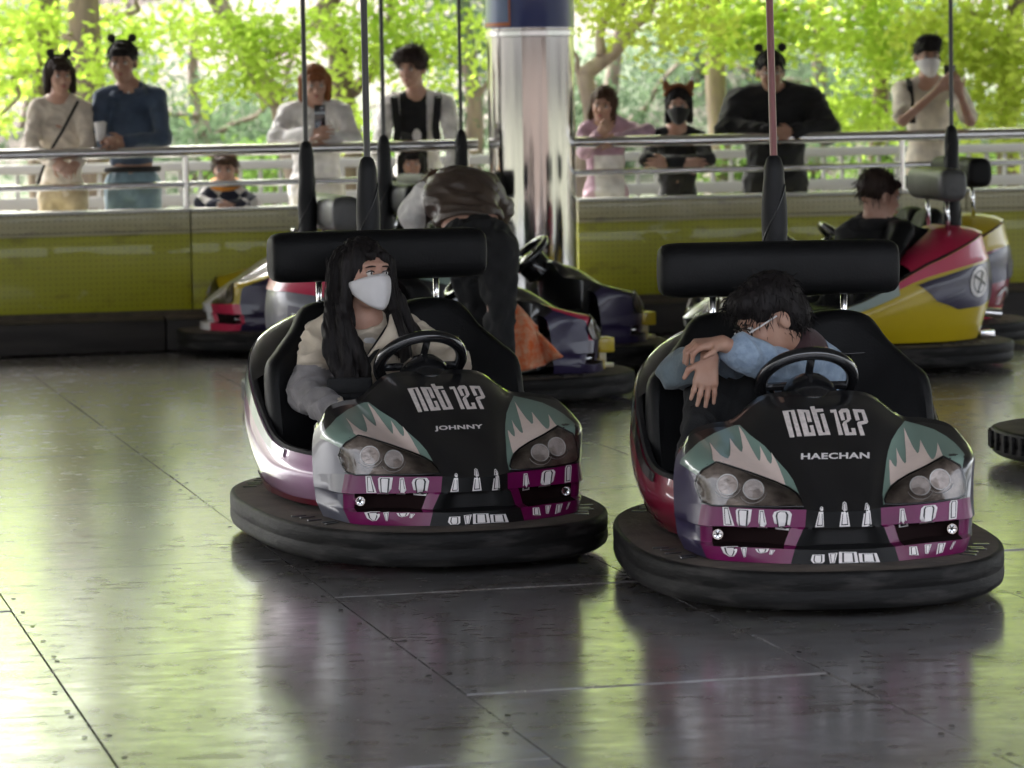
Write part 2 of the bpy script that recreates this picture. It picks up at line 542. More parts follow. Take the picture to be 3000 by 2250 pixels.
# ------------------------------------------------------------------ the floor of the arena: steel plates in a staggered pattern
YAW = 0.24                                     # the hall is turned against the camera
floor = part('arena_floor', box(3.0, 9.4, -0.06, 24.0, 22.6, 0.10), MT['joint'])
floor.rotation_euler = (0, 0, YAW)
tag(floor, 'worn steel plate floor of the driving area', None, None, 'structure')
PW, PL = 0.98, 1.80
colv = {0: 8.50, 1: 9.36, 2: 8.44, 3: 9.1, 4: 8.7, 5: 9.5}
plates = [mesh_from('floor_plate', *box(0, 0, 0, PW - 0.0055, PL - 0.014, 0.012), MT['steel_plate'], False, None) for _ in range(1)]
rivV, rivF = [], []
for ci in range(-5, 9):
    u0 = 0.95 + PW * (ci - 1)
    v0 = colv.get(ci % 6, 9.0)
    for k in range(-5, 7):
        vc = v0 + PL * k + PL / 2
        if not (3.5 < vc < 20.66 + PL / 2): continue
        uc = u0 + PW / 2
        # keep what the camera can plausibly see
        X = uc * math.cos(YAW) - vc * math.sin(YAW); Y = uc * math.sin(YAW) + vc * math.cos(YAW)
        if abs(X) > 0.15 * Y + 1.9: continue
        o = link('floor_plate', plates[0], floor)
        o.location = (uc, vc, -0.006 + random.uniform(-0.0006, 0.0006))
        o.rotation_euler = (random.gauss(0, 0.0012), random.gauss(0, 0.0018), random.gauss(0, 0.0006))
        for su in (-1, 1):
            for j in range(7):
                ru, rv = uc + su * (PW / 2 - 0.03), vc - PL / 2 + 0.04 + j * (PL - 0.08) / 6
                if random.random() < 0.45:
                    n = len(rivV)
                    rivV += [(ru + 0.008 * math.cos(a), rv + 0.011 * math.sin(a), 0.0022) for a in np.arange(8) * math.pi / 4]
                    rivF.append(tuple(range(n, n + 8)))
rv_o = part('rivet', (rivV, rivF), MT['rivet'], floor, False, None)
rv_o['kind'] = 'stuff'
# surrounding strip that continues the floor out of sight
rim = part('floor_margin', merge(box(-6.6, 9.4, -0.006, 4.0, 22.5, 0.009), box(11.0, 9.4, -0.006, 7.0, 22.5, 0.009), box(2.2, 0.9, -0.006, 12.0, 5.0, 0.009)), MT['steel_plate'], floor, False, None)

ground = part('ground', gridmesh([[(-200, -120, -0.13), (200, -120, -0.13)], [(-200, 300, -0.13), (200, 300, -0.13)]]), MT['ground'], None, False, None)
tag(ground, 'open ground around the hall', None, None, 'structure')
pave = part('pavement', box(3, 27.3, 0.0, 60, 12.9, 0.26), MT['paving'], None, False, None)
pave.rotation_euler = (0, 0, YAW)
tag(pave, 'pale paving behind the barrier where the onlookers stand', None, None, 'structure')

# hillside
P = []
for i, v in enumerate(np.linspace(33.0, 90, 40)):
    row = []
    for u in np.linspace(-60, 60, 70):
        z = 0.10 + 0.20 * max(0, v - 34) ** 1.05 + 0.35 * math.sin(u * 0.21 + v * 0.3) * min(1, (v - 33) / 5) + 0.25 * math.sin(u * 0.9 + 1.7 * math.sin(v * 0.5)) * min(1, (v - 33) / 5)
        row.append((u, v, z))
    P.append(row)
hill = part('hillside', gridmesh(P), MT['hill'])
hill.rotation_euler = (0, 0, YAW * 0.4)
tag(hill, 'dry grassy slope rising behind the trees', None, None, 'structure')

# roof over the arena (out of the frame, it shades the hall)
roof = part('roof', box(3, 13.45, 3.32, 34.0, 18.9, 0.2), MT['roof'], None, False, None)
roof.rotation_euler = (0, 0, YAW)
tag(roof, 'flat roof over the driving hall', None, None, 'structure')

# added dark building behind the camera, keeps bright horizon reflections off the car fronts
MT['blocker_dark'] = newmat('blocker_dark', (0.07, 0.055, 0.05), rough=0.8, noise=0.3, nscale=2)
blocker = empty('reflection_blocker', (0, 0, 0), YAW)
tag(blocker, 'added unseen dark building behind the camera that blocks bright horizon reflections on the cars', 'building')
part('wall', box(3, -5.2, 1.3, 36, 0.4, 2.8), MT['blocker_dark'], blocker, False, None)
part('blocker_eave', box(3, -4.9, 2.74, 36.4, 1.0, 0.08), MT['blocker_dark'], blocker, False, None)

# ------------------------------------------------------------------ barrier walls
WV = 20.72                                     # distance of the wall face in the hall's own axes
def uw(x):                                     # position along the wall of world x on the wall line
    return (x + WV * math.sin(YAW)) / math.cos(YAW)
def wall(name, label, xa, xb, seams):
    w = empty(name, (0, 0, 0), YAW)
    tag(w, label, 'wall', 'barrier walls round the driving area')
    ua, ub = uw(xa), uw(xb)
    cuts = [ua] + [uw(s) for s in seams] + [ub]
    for a, b in zip(cuts[:-1], cuts[1:]):
        c, L = (a + b) / 2, b - a - 0.008
        part('panel', box(c, WV + 0.03, 0.478, L, 0.05, 0.464, 0.004), MT['lime_panel'], w)
        part('top_strip', box(c, WV + 0.025, 0.788, L, 0.06, 0.112, 0.005), MT['cream_panel'], w)
        part('trim', box(c, WV + 0.02, 0.720, L, 0.065, 0.018, 0.004), MT['cream_panel'], w)
        part('cap', box(c, WV + 0.10, 0.853, L + 0.004, 0.24, 0.016, 0.004), MT['white_metal'], w)
    part('backing', box((ua + ub) / 2, WV + 0.13, 0.43, ub - ua - 0.02, 0.12, 0.84), MT['cream_panel'], w)
    part('plinth', box((ua + ub) / 2, WV + 0.05, 0.12, ub - ua - 0.02, 0.06, 0.25), MT['kerb_top'], w)
    n = max(1, int(round((ub - ua) / 2.1)))
    for k in range(n):
        a, b = ua + (ub - ua) * k / n, ua + (ub - ua) * (k + 1) / n
        part('kerb', box((a + b) / 2, WV - 0.09, 0.105, b - a - 0.006, 0.2, 0.19, 0.02), MT['kerb'], w)
        part('kerb_cap', box((a + b) / 2, WV - 0.075, 0.206, b - a - 0.01, 0.14, 0.012, 0.004), MT['kerb_top'], w)
    return w
wall('barrier_wall', 'lime green panelled barrier wall with cream top left of the steel column', -6.2, -0.10, [-4.4, -1.945])
wall('barrier_wall', 'lime green panelled barrier wall with cream top right of the steel column', 0.43, 7.4, [2.95, 5.2])

# railings on top of the walls
def railing(name, label, xa, xb, posts, right):
    w = empty(name, (0, 0, 0), YAW)
    tag(w, label, 'railing', 'steel railings on the barrier walls')
    ua, ub = uw(xa), uw(xb)
    v = WV + 0.09
    if right:
        part('top_rail', tube([(ua + 0.02, v, 1.212), (ub, v, 1.212)], 0.036, 14), MT['chrome'], w)
        part('lower_rail', tube(crom([(ua - 0.02, v, 0.862), (ua - 0.02, v, 0.97), (ua + 0.03, v, 1.018), (ua + 0.12, v, 1.022), (ub, v, 1.025)], 5), 0.02, 12), MT['chrome'], w)
    else:
        part('top_rail', tube([(ua, v, 1.205), (ub, v, 1.212)], 0.036, 14), MT['chrome'], w)
        part('lower_rail', tube([(ua, v, 1.004), (ub, v, 1.008)], 0.02, 12), MT['chrome'], w)
    for x in posts:
        part('post', tube([(uw(x), v, 0.861), (uw(x), v, 1.19)], 0.021, 12), MT['chrome'], w)
        part('flange', lathe([(0.0, 0.861), (0.05, 0.861), (0.05, 0.869), (0.026, 0.872)], 16, T(uw(x), v, 0)), MT['chrome'], w)
    return w
railing('guard_railing', 'double steel railing left of the column with a post beside the child', -6.0, -0.17, (-5.1, -3.55, -1.955, -0.24), False)
railing('guard_railing', 'steel railing right of the column, its lower rail bent down at the end', 0.42, 7.2, (2.56, 4.7, 6.6), True)

# steel column
cx_, cy_ = at(1563, 700, 21.05)[:2]
colm = empty('steel_column', (cx_, cy_, 0))
tag(colm, 'thick polished steel column between the barrier walls with navy blue wrap on top', 'column')
part('shaft', lathe([(0.30, 0), (0.30, 0.03), (0.268, 0.06), (0.268, 3.2)], 64), MT['column_steel'], colm)
wv = lathe([(0.273, 1.925), (0.273, 3.19)], 64)
part('blue_wrap', (wv[0], wv[1][:64]), MT['navy_wrap'], colm)
def arc_strip(r, a0, a1, z0, z1, n=16):
    return gridmesh([[(r * math.cos(a), r * math.sin(a), z) for a in np.linspace(a0, a1, n)] for z in (z0, z1)])
part('light_panel', arc_strip(0.2755, -2.95, -2.02, 1.955, 3.18), MT['blue_wrap'], colm)
part('orange_border', merge(arc_strip(0.2775, -2.06, -2.02, 1.95, 3.18, 4), arc_strip(0.2775, -2.95, -2.02, 1.935, 1.958)), MT['orange_line'], colm)
part('collar', lathe([(0.27, 1.87), (0.278, 1.875), (0.278, 1.905), (0.27, 1.91)], 64), MT['chrome'], colm)

# white fence of the queue behind the onlookers
def queue_fence(label, xa, xb, v, step):
    w = empty('queue_fence', (0, 0, 0), YAW)
    tag(w, label, 'fence', 'white fences on the paving behind the onlookers')
    ua, ub = (xa + v * math.sin(YAW)) / math.cos(YAW), (xb + v * math.sin(YAW)) / math.cos(YAW)
    part('top_rail', box((ua + ub) / 2, v, 1.03, ub - ua, 0.07, 0.07, 0.01), MT['fence_metal'], w)
    part('beam', box((ua + ub) / 2, v - 0.05, 0.78, ub - ua, 0.03, 0.085, 0.006), MT['fence_metal'], w)
    part('bottom_rail', box((ua + ub) / 2, v, 0.24, ub - ua, 0.05, 0.05, 0.006), MT['fence_metal'], w)
    me = mesh_from('baluster', *box(0, 0, 0.62, 0.028, 0.028, 0.74), MT['fence_metal'], False)
    mp = mesh_from('fence_post', *box(0, 0, 0.57, 0.07, 0.07, 0.88, 0.006), MT['fence_metal'], False)
    for i, u in enumerate(np.arange(ua, ub, step)):
        o = link('fence_post' if i % 9 == 0 else 'baluster', mp if i % 9 == 0 else me, w)
        o.location = (u, v, 0)
    return w
queue_fence('white baluster fence behind the onlookers left of the column', -5.2, 0.05, 25.2, 0.15)
queue_fence('white baluster fence behind the onlookers right of the column', 0.7, 6.2, 25.2, 0.15)

# ------------------------------------------------------------------ trees
def leaf_cloud(blobs, size, per, droop=0.35, seed=0, flat=0.55, aspect=0.62):
    """folded leaf faces grouped in sprays; blobs are (centre, radii, number of sprays)"""
    r = np.random.default_rng(seed)
    C0, S0 = [], []
    for c, rad, n in blobs:
        d = r.normal(size=(n, 3)); d /= np.linalg.norm(d, axis=1)[:, None]
        q = r.uniform(0.25, 1.0, n) ** 0.5
        C0.append(np.array(c) + d * q[:, None] * np.array(rad))
    C0 = np.concatenate(C0)
    spr = r.normal(size=(len(C0), per, 3)) * np.array([0.16, 0.16, 0.05]) * (size / 0.08)
    Pc = (C0[:, None, :] + spr).reshape(-1, 3)
    Pc[:, 2] -= droop * np.linalg.norm(spr.reshape(-1, 3)[:, :2], axis=1)
    n = len(Pc)
    az = r.uniform(0, 2 * math.pi, n)
    tilt = r.normal(0, flat, n)
    roll = r.normal(0, flat, n)
    L = size * r.uniform(0.7, 1.3, n)
    ex = np.stack([np.cos(az) * np.cos(tilt), np.sin(az) * np.cos(tilt), np.sin(tilt)], 1)
    ey = np.stack([-np.sin(az) * np.cos(roll), np.cos(az) * np.cos(roll), np.sin(roll)], 1)
    a = Pc - ex * (L / 2)[:, None]; b = Pc + ex * (L / 2)[:, None]
    w = (L * aspect / 2)[:, None]
    c = Pc + ey * w; d = Pc - ey * w
    V = np.stack([a, d, b, c], 1).reshape(-1, 3)
    return V, np.arange(4 * n).reshape(-1, 4)

def limb(p0, p1, r0, r1, bend=0.15, seed=0, n=7):
    r = np.random.default_rng(seed)
    p0, p1 = np.array(p0, float), np.array(p1, float)
    k = [p0 + (p1 - p0) * t + r.normal(0, bend, 3) * math.sin(math.pi * t) * np.array([1, 1, 0.4]) for t in np.linspace(0, 1, 5)]
    c = crom(k, 3)
    return tube(c, list(np.linspace(r0, r1, len(c))), n)

GZ = 0.12
def tree(name, label, base, limbs, blobs, leaf, size, per, bark, seed, group, flat=0.55, trunk_top=None, aspect=0.62):
    t = empty(name, (base[0], base[1], base[2]))
    tag(t, label, 'tree', group)
    b = np.array(base)
    vf = merge(*[limb(np.array(p) - b, np.array(q) - b, ra, rb, bd, seed + i) for i, (p, q, ra, rb, bd) in enumerate(limbs)])
    part('trunk', vf, MT[bark], t, True, None)
    V, F = leaf_cloud([(np.array(c) - b, r, n) for c, r, n in blobs], size, per, seed=seed, flat=flat, aspect=aspect)
    o = link('crown', nmesh('crown', V, F, MT[leaf]), t)
    o.data.polygons.foreach_set('use_smooth', np.zeros(len(o.data.polygons), bool))
    return t

def B(px, py, Y, rx, rz, n, ry=None):          # a clump of foliage where the photo shows one
    k = .86 if px > 1790 else .70
    return (a2(px, py, Y), (rx * k, (ry or rx) * k, rz * k), max(5, int(n * k * .92)))

LT = 'lime leaved trees behind the onlookers'
def up_blobs(x0, x1, Y, n, seed, zlo=2.6, zhi=6.2, r=0.75, per=26):
    q = np.random.default_rng(seed)
    return [((q.uniform(x0, x1), Y + q.uniform(-1.2, 1.2), q.uniform(zlo, zhi)), (r * q.uniform(0.7, 1.2), r, r * 0.55), per) for _ in range(n)]

def gnd(px, py, Y):
    p = a2(px, py, Y); return np.array([p[0], p[1], GZ])
tw = lambda px, py, Y: a2(px, py, Y)
# left edge
b0 = gnd(95, 200, 29)
tree('maple_tree', 'slim lime leaved tree at the far left behind the woman in the cream sweater', b0,
     [(b0, tw(92, 0, 29) + [0, 0, 2.2], 0.13, 0.05, 0.12), (tw(95, 90, 29), tw(0, 250, 28.2), 0.035, 0.012, 0.1), (tw(92, 30, 29), tw(-60, 120, 28.6), 0.04, 0.012, 0.1)],
     [B(30, 60, 28.5, .75, .6, 60), B(-30, 190, 28.4, .6, .45, 40), B(20, 140, 30, .6, .5, 40), B(140, 30, 29, .5, .35, 30)] + up_blobs(-5.5, -2.2, 29, 24, 1, 2.6),
     'lime_leaf', 0.095, 16, 'bark', 11, LT)
b1 = gnd(190, 210, 28)
tree('maple_tree', 'stout brown trunked tree with lime leaves right behind the denim jacket man', b1,
     [(b1, tw(193, -40, 28) + [0, 0, 2.0], 0.165, 0.10, 0.04), (tw(205, 60, 28), tw(310, -20, 27.4), 0.03, 0.012, 0.08), (tw(200, 70, 28), tw(120, 130, 27.6), 0.025, 0.01, 0.08)],
     [B(225, 110, 27.2, .38, .24, 26), B(255, 175, 27.2, .25, .2, 14), B(290, 60, 27.5, .4, .25, 26), B(350, 35, 28, .5, .28, 30)] + up_blobs(-4.4, -1.5, 28, 22, 2, 2.6),
     'lime_leaf', 0.09, 14, 'bark', 12, LT)
b2 = gnd(655, 330, 27)
tree('maple_tree', 'leaning brown tree behind the red haired woman with bright lime sprays', b2,
     [(b2, tw(610, 220, 27), 0.12, 0.10, 0.03), (tw(610, 220, 27), tw(470, 0, 27), 0.10, 0.075, 0.05), (tw(470, 0, 27), tw(380, -180, 27), 0.075, 0.03, 0.08), (tw(560, 130, 27), tw(700, 40, 26.6), 0.03, 0.012, 0.08)],
     [B(480, 40, 26.5, .45, .3, 40), B(520, 130, 26.4, .42, .28, 40), B(560, 75, 26.5, .45, .3, 40), B(505, 180, 26.4, .24, .14, 14), B(620, 50, 26.6, .4, .25, 30), B(640, 165, 26.3, .22, .15, 10)] + up_blobs(-2.9, -0.6, 27, 24, 3, 2.6),
     'lime_leaf', 0.085, 14, 'pale_bark', 13, LT)
b3 = gnd(790, 330, 28)
tree('maple_tree', 'lime leaved tree behind the man with the backpack, trunk forked low', b3,
     [(b3, tw(735, 120, 28), 0.13, 0.10, 0.05), (tw(735, 120, 28), tw(690, -60, 28), 0.10, 0.06, 0.06), (tw(760, 200, 28), tw(850, 30, 28), 0.06, 0.03, 0.08), (tw(850, 30, 28), tw(900, -120, 28), 0.03, 0.015, 0.1)],
     [B(770, 50, 27.2, .5, .32, 44), B(840, 30, 27.2, .45, .32, 40), B(930, 40, 27.4, .45, .3, 36), B(800, 120, 27.2, .3, .2, 22), B(940, 100, 27.4, .3, .18, 18), B(955, 165, 27.4, .22, .12, 10), B(880, 85, 27.4, .35, .2, 22), B(760, 250, 27.6, .2, .3, 14)] + up_blobs(-1.6, 0.9, 28, 44, 4),
     'lime_leaf', 0.085, 14, 'bark', 14, LT)
b4 = gnd(1270, 330, 26.5)
tree('maple_tree', 'tree right of the steel column with one long pale branch and few leaves', b4,
     [(b4, tw(1262, 160, 26.5), 0.09, 0.07, 0.04), (tw(1258, 165, 26.5), tw(1400, 30, 26.5), 0.07, 0.04, 0.04), (tw(1400, 30, 26.5), tw(1500, -110, 26.5), 0.04, 0.02, 0.06), (tw(1300, 120, 26.5), tw(1330, -30, 26.5), 0.045, 0.02, 0.05), (tw(1260, 170, 26.5), tw(1225, 90, 26.5), 0.03, 0.01, 0.03)],
     [B(1290, 10, 26, .4, .16, 20), B(1380, 40, 25.8, .35, .16, 18), B(1440, 85, 25.8, .16, .14, 8), B(1490, 20, 26, .4, .2, 24), B(1340, -30, 26, .5, .25, 30)] + up_blobs(0.3, 3.4, 26.5, 60, 5),
     'yellow_leaf', 0.085, 14, 'pale_bark', 15, LT)
b5 = gnd(1550, 330, 30)
tree('maple_tree', 'straight pinkish trunk with lime leaves overhead behind the man in black', b5,
     [(b5, tw(1548, 60, 30), 0.11, 0.085, 0.03), (tw(1548, 60, 30), tw(1560, -90, 30) + [0, 0, 1.2], 0.085, 0.04, 0.1), (tw(1550, 90, 30), tw(1700, 10, 29.5), 0.03, 0.012, 0.06)],
     [B(1560, 40, 29.3, .5, .3, 44), B(1640, 60, 29.3, .4, .28, 36), B(1700, 35, 29.4, .45, .28, 36), B(1600, 95, 29.3, .3, .15, 18), B(1770, 75, 29.4, .3, .15, 16), B(1520, 20, 29.5, .45, .25, 30)] + up_blobs(0.9, 3.6, 30, 50, 6),
     'lime_leaf', 0.09, 14, 'pale_bark', 16, LT)
b6 = gnd(1905, 330, 31)
tree('maple_tree', 'dark trunked tree with broad lime crown beside the man taking a picture', b6,
     [(b6, tw(1900, 90, 31), 0.10, 0.08, 0.04), (tw(1900, 90, 31), tw(1860, -120, 31) + [0, 0, 1], 0.08, 0.03, 0.1), (tw(1900, 110, 31), tw(2030, 20, 30), 0.04, 0.012, 0.08), (tw(1900, 120, 31), tw(1760, 60, 30.5), 0.03, 0.012, 0.08)],
     [B(1850, 45, 30.3, .6, .36, 56), B(1930, 40, 30.2, .55, .36, 52), B(1880, 130, 30.3, .35, .25, 26), B(1800, 215, 30, .36, .2, 26), B(1840, 245, 30, .42, .2, 30), B(1910, 230, 30, .22, .22, 14), B(1960, 90, 30.4, .4, .3, 26)] + up_blobs(2.2, 5.0, 31, 26, 7),
     'lime_leaf', 0.09, 15, 'bark', 17, LT)
b7 = gnd(2190, 330, 29)
tree('maple_tree', 'thick lime crown filling the far right edge', b7,
     [(b7, tw(2190, 30, 29) + [0, 0, 1.5], 0.11, 0.06, 0.06), (tw(2190, 130, 29), tw(2090, 20, 28.4), 0.04, 0.012, 0.08)],
     [B(2100, 60, 28.4, .55, .45, 56), B(2180, 50, 28.3, .6, .5, 60), B(2150, 150, 28.4, .5, .4, 48), B(2220, 170, 28.4, .5, .45, 44), B(2120, 235, 28.2, .35, .25, 26), B(2200, 270, 28.4, .4, .2, 26), B(2050, 30, 28.8, .4, .3, 30)] + up_blobs(2.6, 6.0, 29, 50, 8),
     'yellow_leaf', 0.095, 16, 'bark', 18, LT)

for i, (x_, Y_, lab_) in enumerate(((7.6, 29.5, 'lime leaved tree beyond the right end of the hall'), (11.0, 31.0, 'second lime leaved tree far to the right, out past the hall'), (-8.0, 28.5, 'lime leaved tree beyond the left end of the hall'))):
    bx = np.array([x_, Y_, GZ])
    tree('maple_tree', lab_, bx, [(bx, bx + [.2, 0, 4.2], .14, .06, .12), (bx + [0.1, 0, 2], bx + [1.3, -.4, 3.6], .05, .015, .1), (bx + [0.1, 0, 2.2], bx + [-1.3, .2, 3.7], .05, .015, .1)], up_blobs(x_ - 2.2, x_ + 2.2, Y_, 34, 90 + i, 1.9, 6.0), 'lime_leaf', 0.1, 14, 'bark', 90 + i, LT)
PT = 'grey green evergreens on the slope'
q = np.random.default_rng(5)
for i, (px, py, Y, w, h, lab) in enumerate([
        (430, 250, 37, 1.6, 1.1, 'grey green evergreen between the denim jacket man and the red haired woman'),
        (640, 290, 39, 1.3, 0.9, 'low grey green evergreen half hidden by the red haired woman'),
        (1010, 160, 36, 0.9, 2.0, 'tall dull green evergreen just left of the steel column'),
        (1330, 200, 38, 1.3, 1.5, 'soft grey green evergreen behind the girl in pink'),
        (1500, 110, 40, 1.4, 1.2, 'pale green evergreen behind the woman with fox ears'),
        (1760, 180, 37, 1.5, 1.5, 'grey green evergreen between the man in black and the man taking a picture'),
        (2060, 300, 38, 1.6, 1.2, 'dark evergreen low behind the far right crown'),
        (300, 330, 40, 1.0, 0.8, 'small evergreen low on the slope right of the denim jacket man'),
        (60, 200, 40, 1.6, 2.0, 'broad evergreen behind the far left lime tree')]):
    c = a2(px, py, Y)
    base = np.array([c[0], c[1], 0.2 + 0.2 * max(0, Y - 35)])
    bl = [((c[0] + q.normal(0, w * .5), c[1] + q.normal(0, w * .4), c[2] + q.normal(0, h * .5)), (w * .55, w * .5, h * .4), 60) for _ in range(9)]
    tree('pine_tree', lab, base, [(base, (c[0], c[1], c[2] + h), 0.12, 0.03, 0.1), (np.array(c) - [0, 0, h * .3], c + [w * .8, 0, h * .4], 0.04, 0.01, 0.1), (np.array(c), c + [-w * .8, 0, h * .2], 0.04, 0.01, 0.1)],
         bl, 'needle', 0.10, 12, 'bark', 40 + i, PT, flat=0.9, aspect=0.35)
for i, (px, py, Y, w, h, lab) in enumerate([
        (330, 60, 46, 2.2, 1.0, 'pale blossom tree high behind the denim jacket man'),
        (560, 130, 48, 1.6, 1.0, 'pale blossom tree behind the leaning tree'),
        (1420, 60, 47, 2.4, 1.4, 'whitish blossom tree behind the long pale branch'),
        (1950, 170, 48, 2.2, 1.2, 'whitish blossom tree behind the broad right crown'),
        (20, 120, 48, 2.0, 1.5, 'pale blossom tree at the far left edge'),
        (900, 120, 49, 2.0, 1.5, 'pale blossom tree behind the man with the backpack')]):
    c = a2(px, py, Y)
    base = np.array([c[0], c[1], 0.2 * max(0, Y - 34)])
    bl = [((c[0] + q.normal(0, w * .5), c[1] + q.normal(0, w * .4), c[2] + q.normal(0, h * .5)), (w * .5, w * .5, h * .45), 46) for _ in range(8)]
    tree('cherry_tree', lab, base, [(base, (c[0], c[1], c[2] + h * .5), 0.14, 0.04, 0.15), (c - [0, 0, .4], c + [w * .9, 0, h * .5], 0.05, 0.012, 0.1), (c - [0, 0, .3], c + [-w * .9, 0, h * .5], 0.05, 0.012, 0.1)],
         bl, 'blossom', 0.12, 12, 'bark', 60 + i, 'pale blossom trees high on the slope', flat=0.9, aspect=0.8)
# shrubs low along the white fence
for i, (px, py, Y, w, h, lab) in enumerate([
        (590, 370, 30, .5, .35, 'round green shrub beyond the fence right of the child'),
        (1600, 390, 30, .7, .3, 'green shrub beyond the fence behind the man in black'),
        (1950, 360, 31, .6, .35, 'green shrub beyond the fence below the man taking a picture'),
        (2180, 370, 31, .6, .5, 'leafy shrub beyond the fence at the far right'),
        (760, 360, 30, .5, .35, 'green shrub beyond the fence left of the backpack man')]):
    c = a2(px, py, Y)
    base = np.array([c[0], c[1], GZ])
    tree('shrub', lab, base, [(base, (c[0], c[1], c[2]), 0.03, 0.01, 0.03), (base, (c[0] + w * .5, c[1], c[2] + .1), 0.02, 0.006, 0.03)],
         [((c[0] + q.normal(0, w * .4), c[1] + q.normal(0, .2), c[2] + q.normal(0, h * .4)), (w * .6, .4, h * .6), 22) for _ in range(6)],
         'shrub_leaf', 0.07, 12, 'bark', 80 + i, 'shrubs beyond the white fence', flat=0.9)

# ------------------------------------------------------------------ bumper cars
def paint(name, col, col2=None, rough=0.28, coat=1.0):
    return newmat(name, col, rough=rough, coat=coat, spec=0.5, coat_rough=0.04, col2=col2, nscale=3.5, contrast=(0.3, 0.7), bump=0.02, bscale=9)
CP = dict(
    black=paint('gloss_black', (0.008, 0.008, 0.009)),
    green=paint('gloss_grey_green', (0.20, 0.29, 0.24)),
    purple=newmat('gloss_purple', (0.15, 0.003, 0.072), rough=0.3, coat=0.35, col2=(0.11, 0.002, 0.052), nscale=4),
    navy=paint('gloss_navy', (0.022, 0.016, 0.045), (0.03, 0.022, 0.065), .35, .3),
    silver=paint('gloss_silver_violet', (0.13, 0.13, 0.16), (0.09, 0.09, 0.115), .38, .35),
    mauve=paint('gloss_mauve', (0.46, 0.22, 0.37), (0.50, 0.32, 0.44)),
    red=paint('gloss_dark_red', (0.26, 0.01, 0.04), (0.20, 0.008, 0.03)),
    pink=paint('gloss_pink_red', (0.52, 0.02, 0.075), (0.46, 0.018, 0.065), .35, .4),
    yellow=paint('gloss_yellow', (0.56, 0.42, 0.010), (0.48, 0.35, 0.009), .35, .4),
    teal=paint('gloss_pale_teal', (0.36, 0.43, 0.40), (0.30, 0.38, 0.35)),
    white=paint('gloss_white', (0.66, 0.65, 0.64)),
    cream=paint('gloss_cream', (0.55, 0.50, 0.33)))
MT['rubber'] = newmat('bumper_rubber', (0.007, 0.0066, 0.0062), rough=0.62, spec=0.22, col2=(0.050, 0.046, 0.043), nscale=6, bump=0.3, bscale=22, stretch=(1, 1, 5), rough2=0.7, contrast=(0.5, 0.78))
MT['rubber_top'] = newmat('dusty_rubber', (0.105, 0.082, 0.062), rough=0.9, col2=(0.05, 0.04, 0.032), nscale=7, bump=0.3, bscale=40, contrast=(0.35, 0.7))
MT['leather'] = newmat('black_leather', (0.006, 0.006, 0.0065), rough=0.5, spec=0.2, bump=0.14, bscale=130, noise=0.3, nscale=6, rough2=0.55)
MT['worn_leather'] = newmat('worn_grey_leather', (0.10, 0.10, 0.10), rough=0.45, bump=0.25, bscale=40, noise=0.4, nscale=8)
MT['dark_lining'] = newmat('dark_lining', (0.008, 0.008, 0.009), rough=0.6)
MT['wheel_plastic'] = newmat('wheel_plastic', (0.010, 0.010, 0.011), rough=0.18, coat=0.6)
MT['boot'] = newmat('pole_boot', (0.009, 0.009, 0.010), rough=0.5, spec=0.25, bump=0.2, bscale=30, stretch=(1, 1, 0.4))
MT['pole'] = newmat('pole_black', (0.012, 0.012, 0.014), rough=0.35, coat=0.25)
MT['red_pole'] = newmat('pole_red', (0.16, 0.025, 0.03), rough=0.35, coat=0.5)
MT['decal_pink'] = newmat('decal_pale_pink', (0.82, 0.66, 0.58), rough=0.35, coat=0.6, noise=0.06, nscale=30)
MT['decal_white'] = newmat('decal_white', (0.78, 0.74, 0.72), rough=0.4, coat=0.5, noise=0.08, nscale=40)
MT['decal_black'] = newmat('decal_black', (0.006, 0.006, 0.006), rough=0.4, coat=0.4)
MT['decal_letter'] = newmat('decal_letter', (0.78, 0.70, 0.66), rough=0.4, coat=0.5, noise=0.2, nscale=60)
MT['lamp_back'] = newmat('lamp_bowl', (0.26, 0.215, 0.18), rough=0.3, metal=0.3, coat=0.3, col2=(0.09, 0.07, 0.058), nscale=22, bump=0.5, bscale=26, coat_rough=0.01)
MT['lamp_ring'] = newmat('lamp_ring', (0.42, 0.40, 0.38), rough=0.4, metal=0.7)
MT['reflector'] = newmat('lamp_reflector', (0.36, 0.31, 0.28), rough=0.4, metal=0.5, bump=0.25, bscale=60, noise=0.3, nscale=40)
MT['dull_black'] = newmat('dull_black', (0.006, 0.006, 0.006), rough=0.5, spec=0.25)
MT['slot_red'] = newmat('slot_dark_red', (0.010, 0.004, 0.004), rough=0.8, spec=0.1)
def glassmat():
    m = bpy.data.materials.new('lamp_glass'); m.use_nodes = True
    nt = m.node_tree; nt.nodes.clear()
    out = nt.nodes.new('ShaderNodeOutputMaterial'); tr = nt.nodes.new('ShaderNodeBsdfTransparent'); gl = nt.nodes.new('ShaderNodeBsdfGlossy')
    tr.inputs['Color'].default_value = (0.9, 0.88, 0.86, 1); gl.inputs['Roughness'].default_value = 0.04
    fr = nt.nodes.new('ShaderNodeFresnel'); fr.inputs['IOR'].default_value = 1.5
    mx = nt.nodes.new('ShaderNodeMixShader')
    nt.links.new(fr.outputs[0], mx.inputs[0]); nt.links.new(tr.outputs[0], mx.inputs[1]); nt.links.new(gl.outputs[0], mx.inputs[2]); nt.links.new(mx.outputs[0], out.inputs[0])
    return m
MT['lamp_glass'] = glassmat()

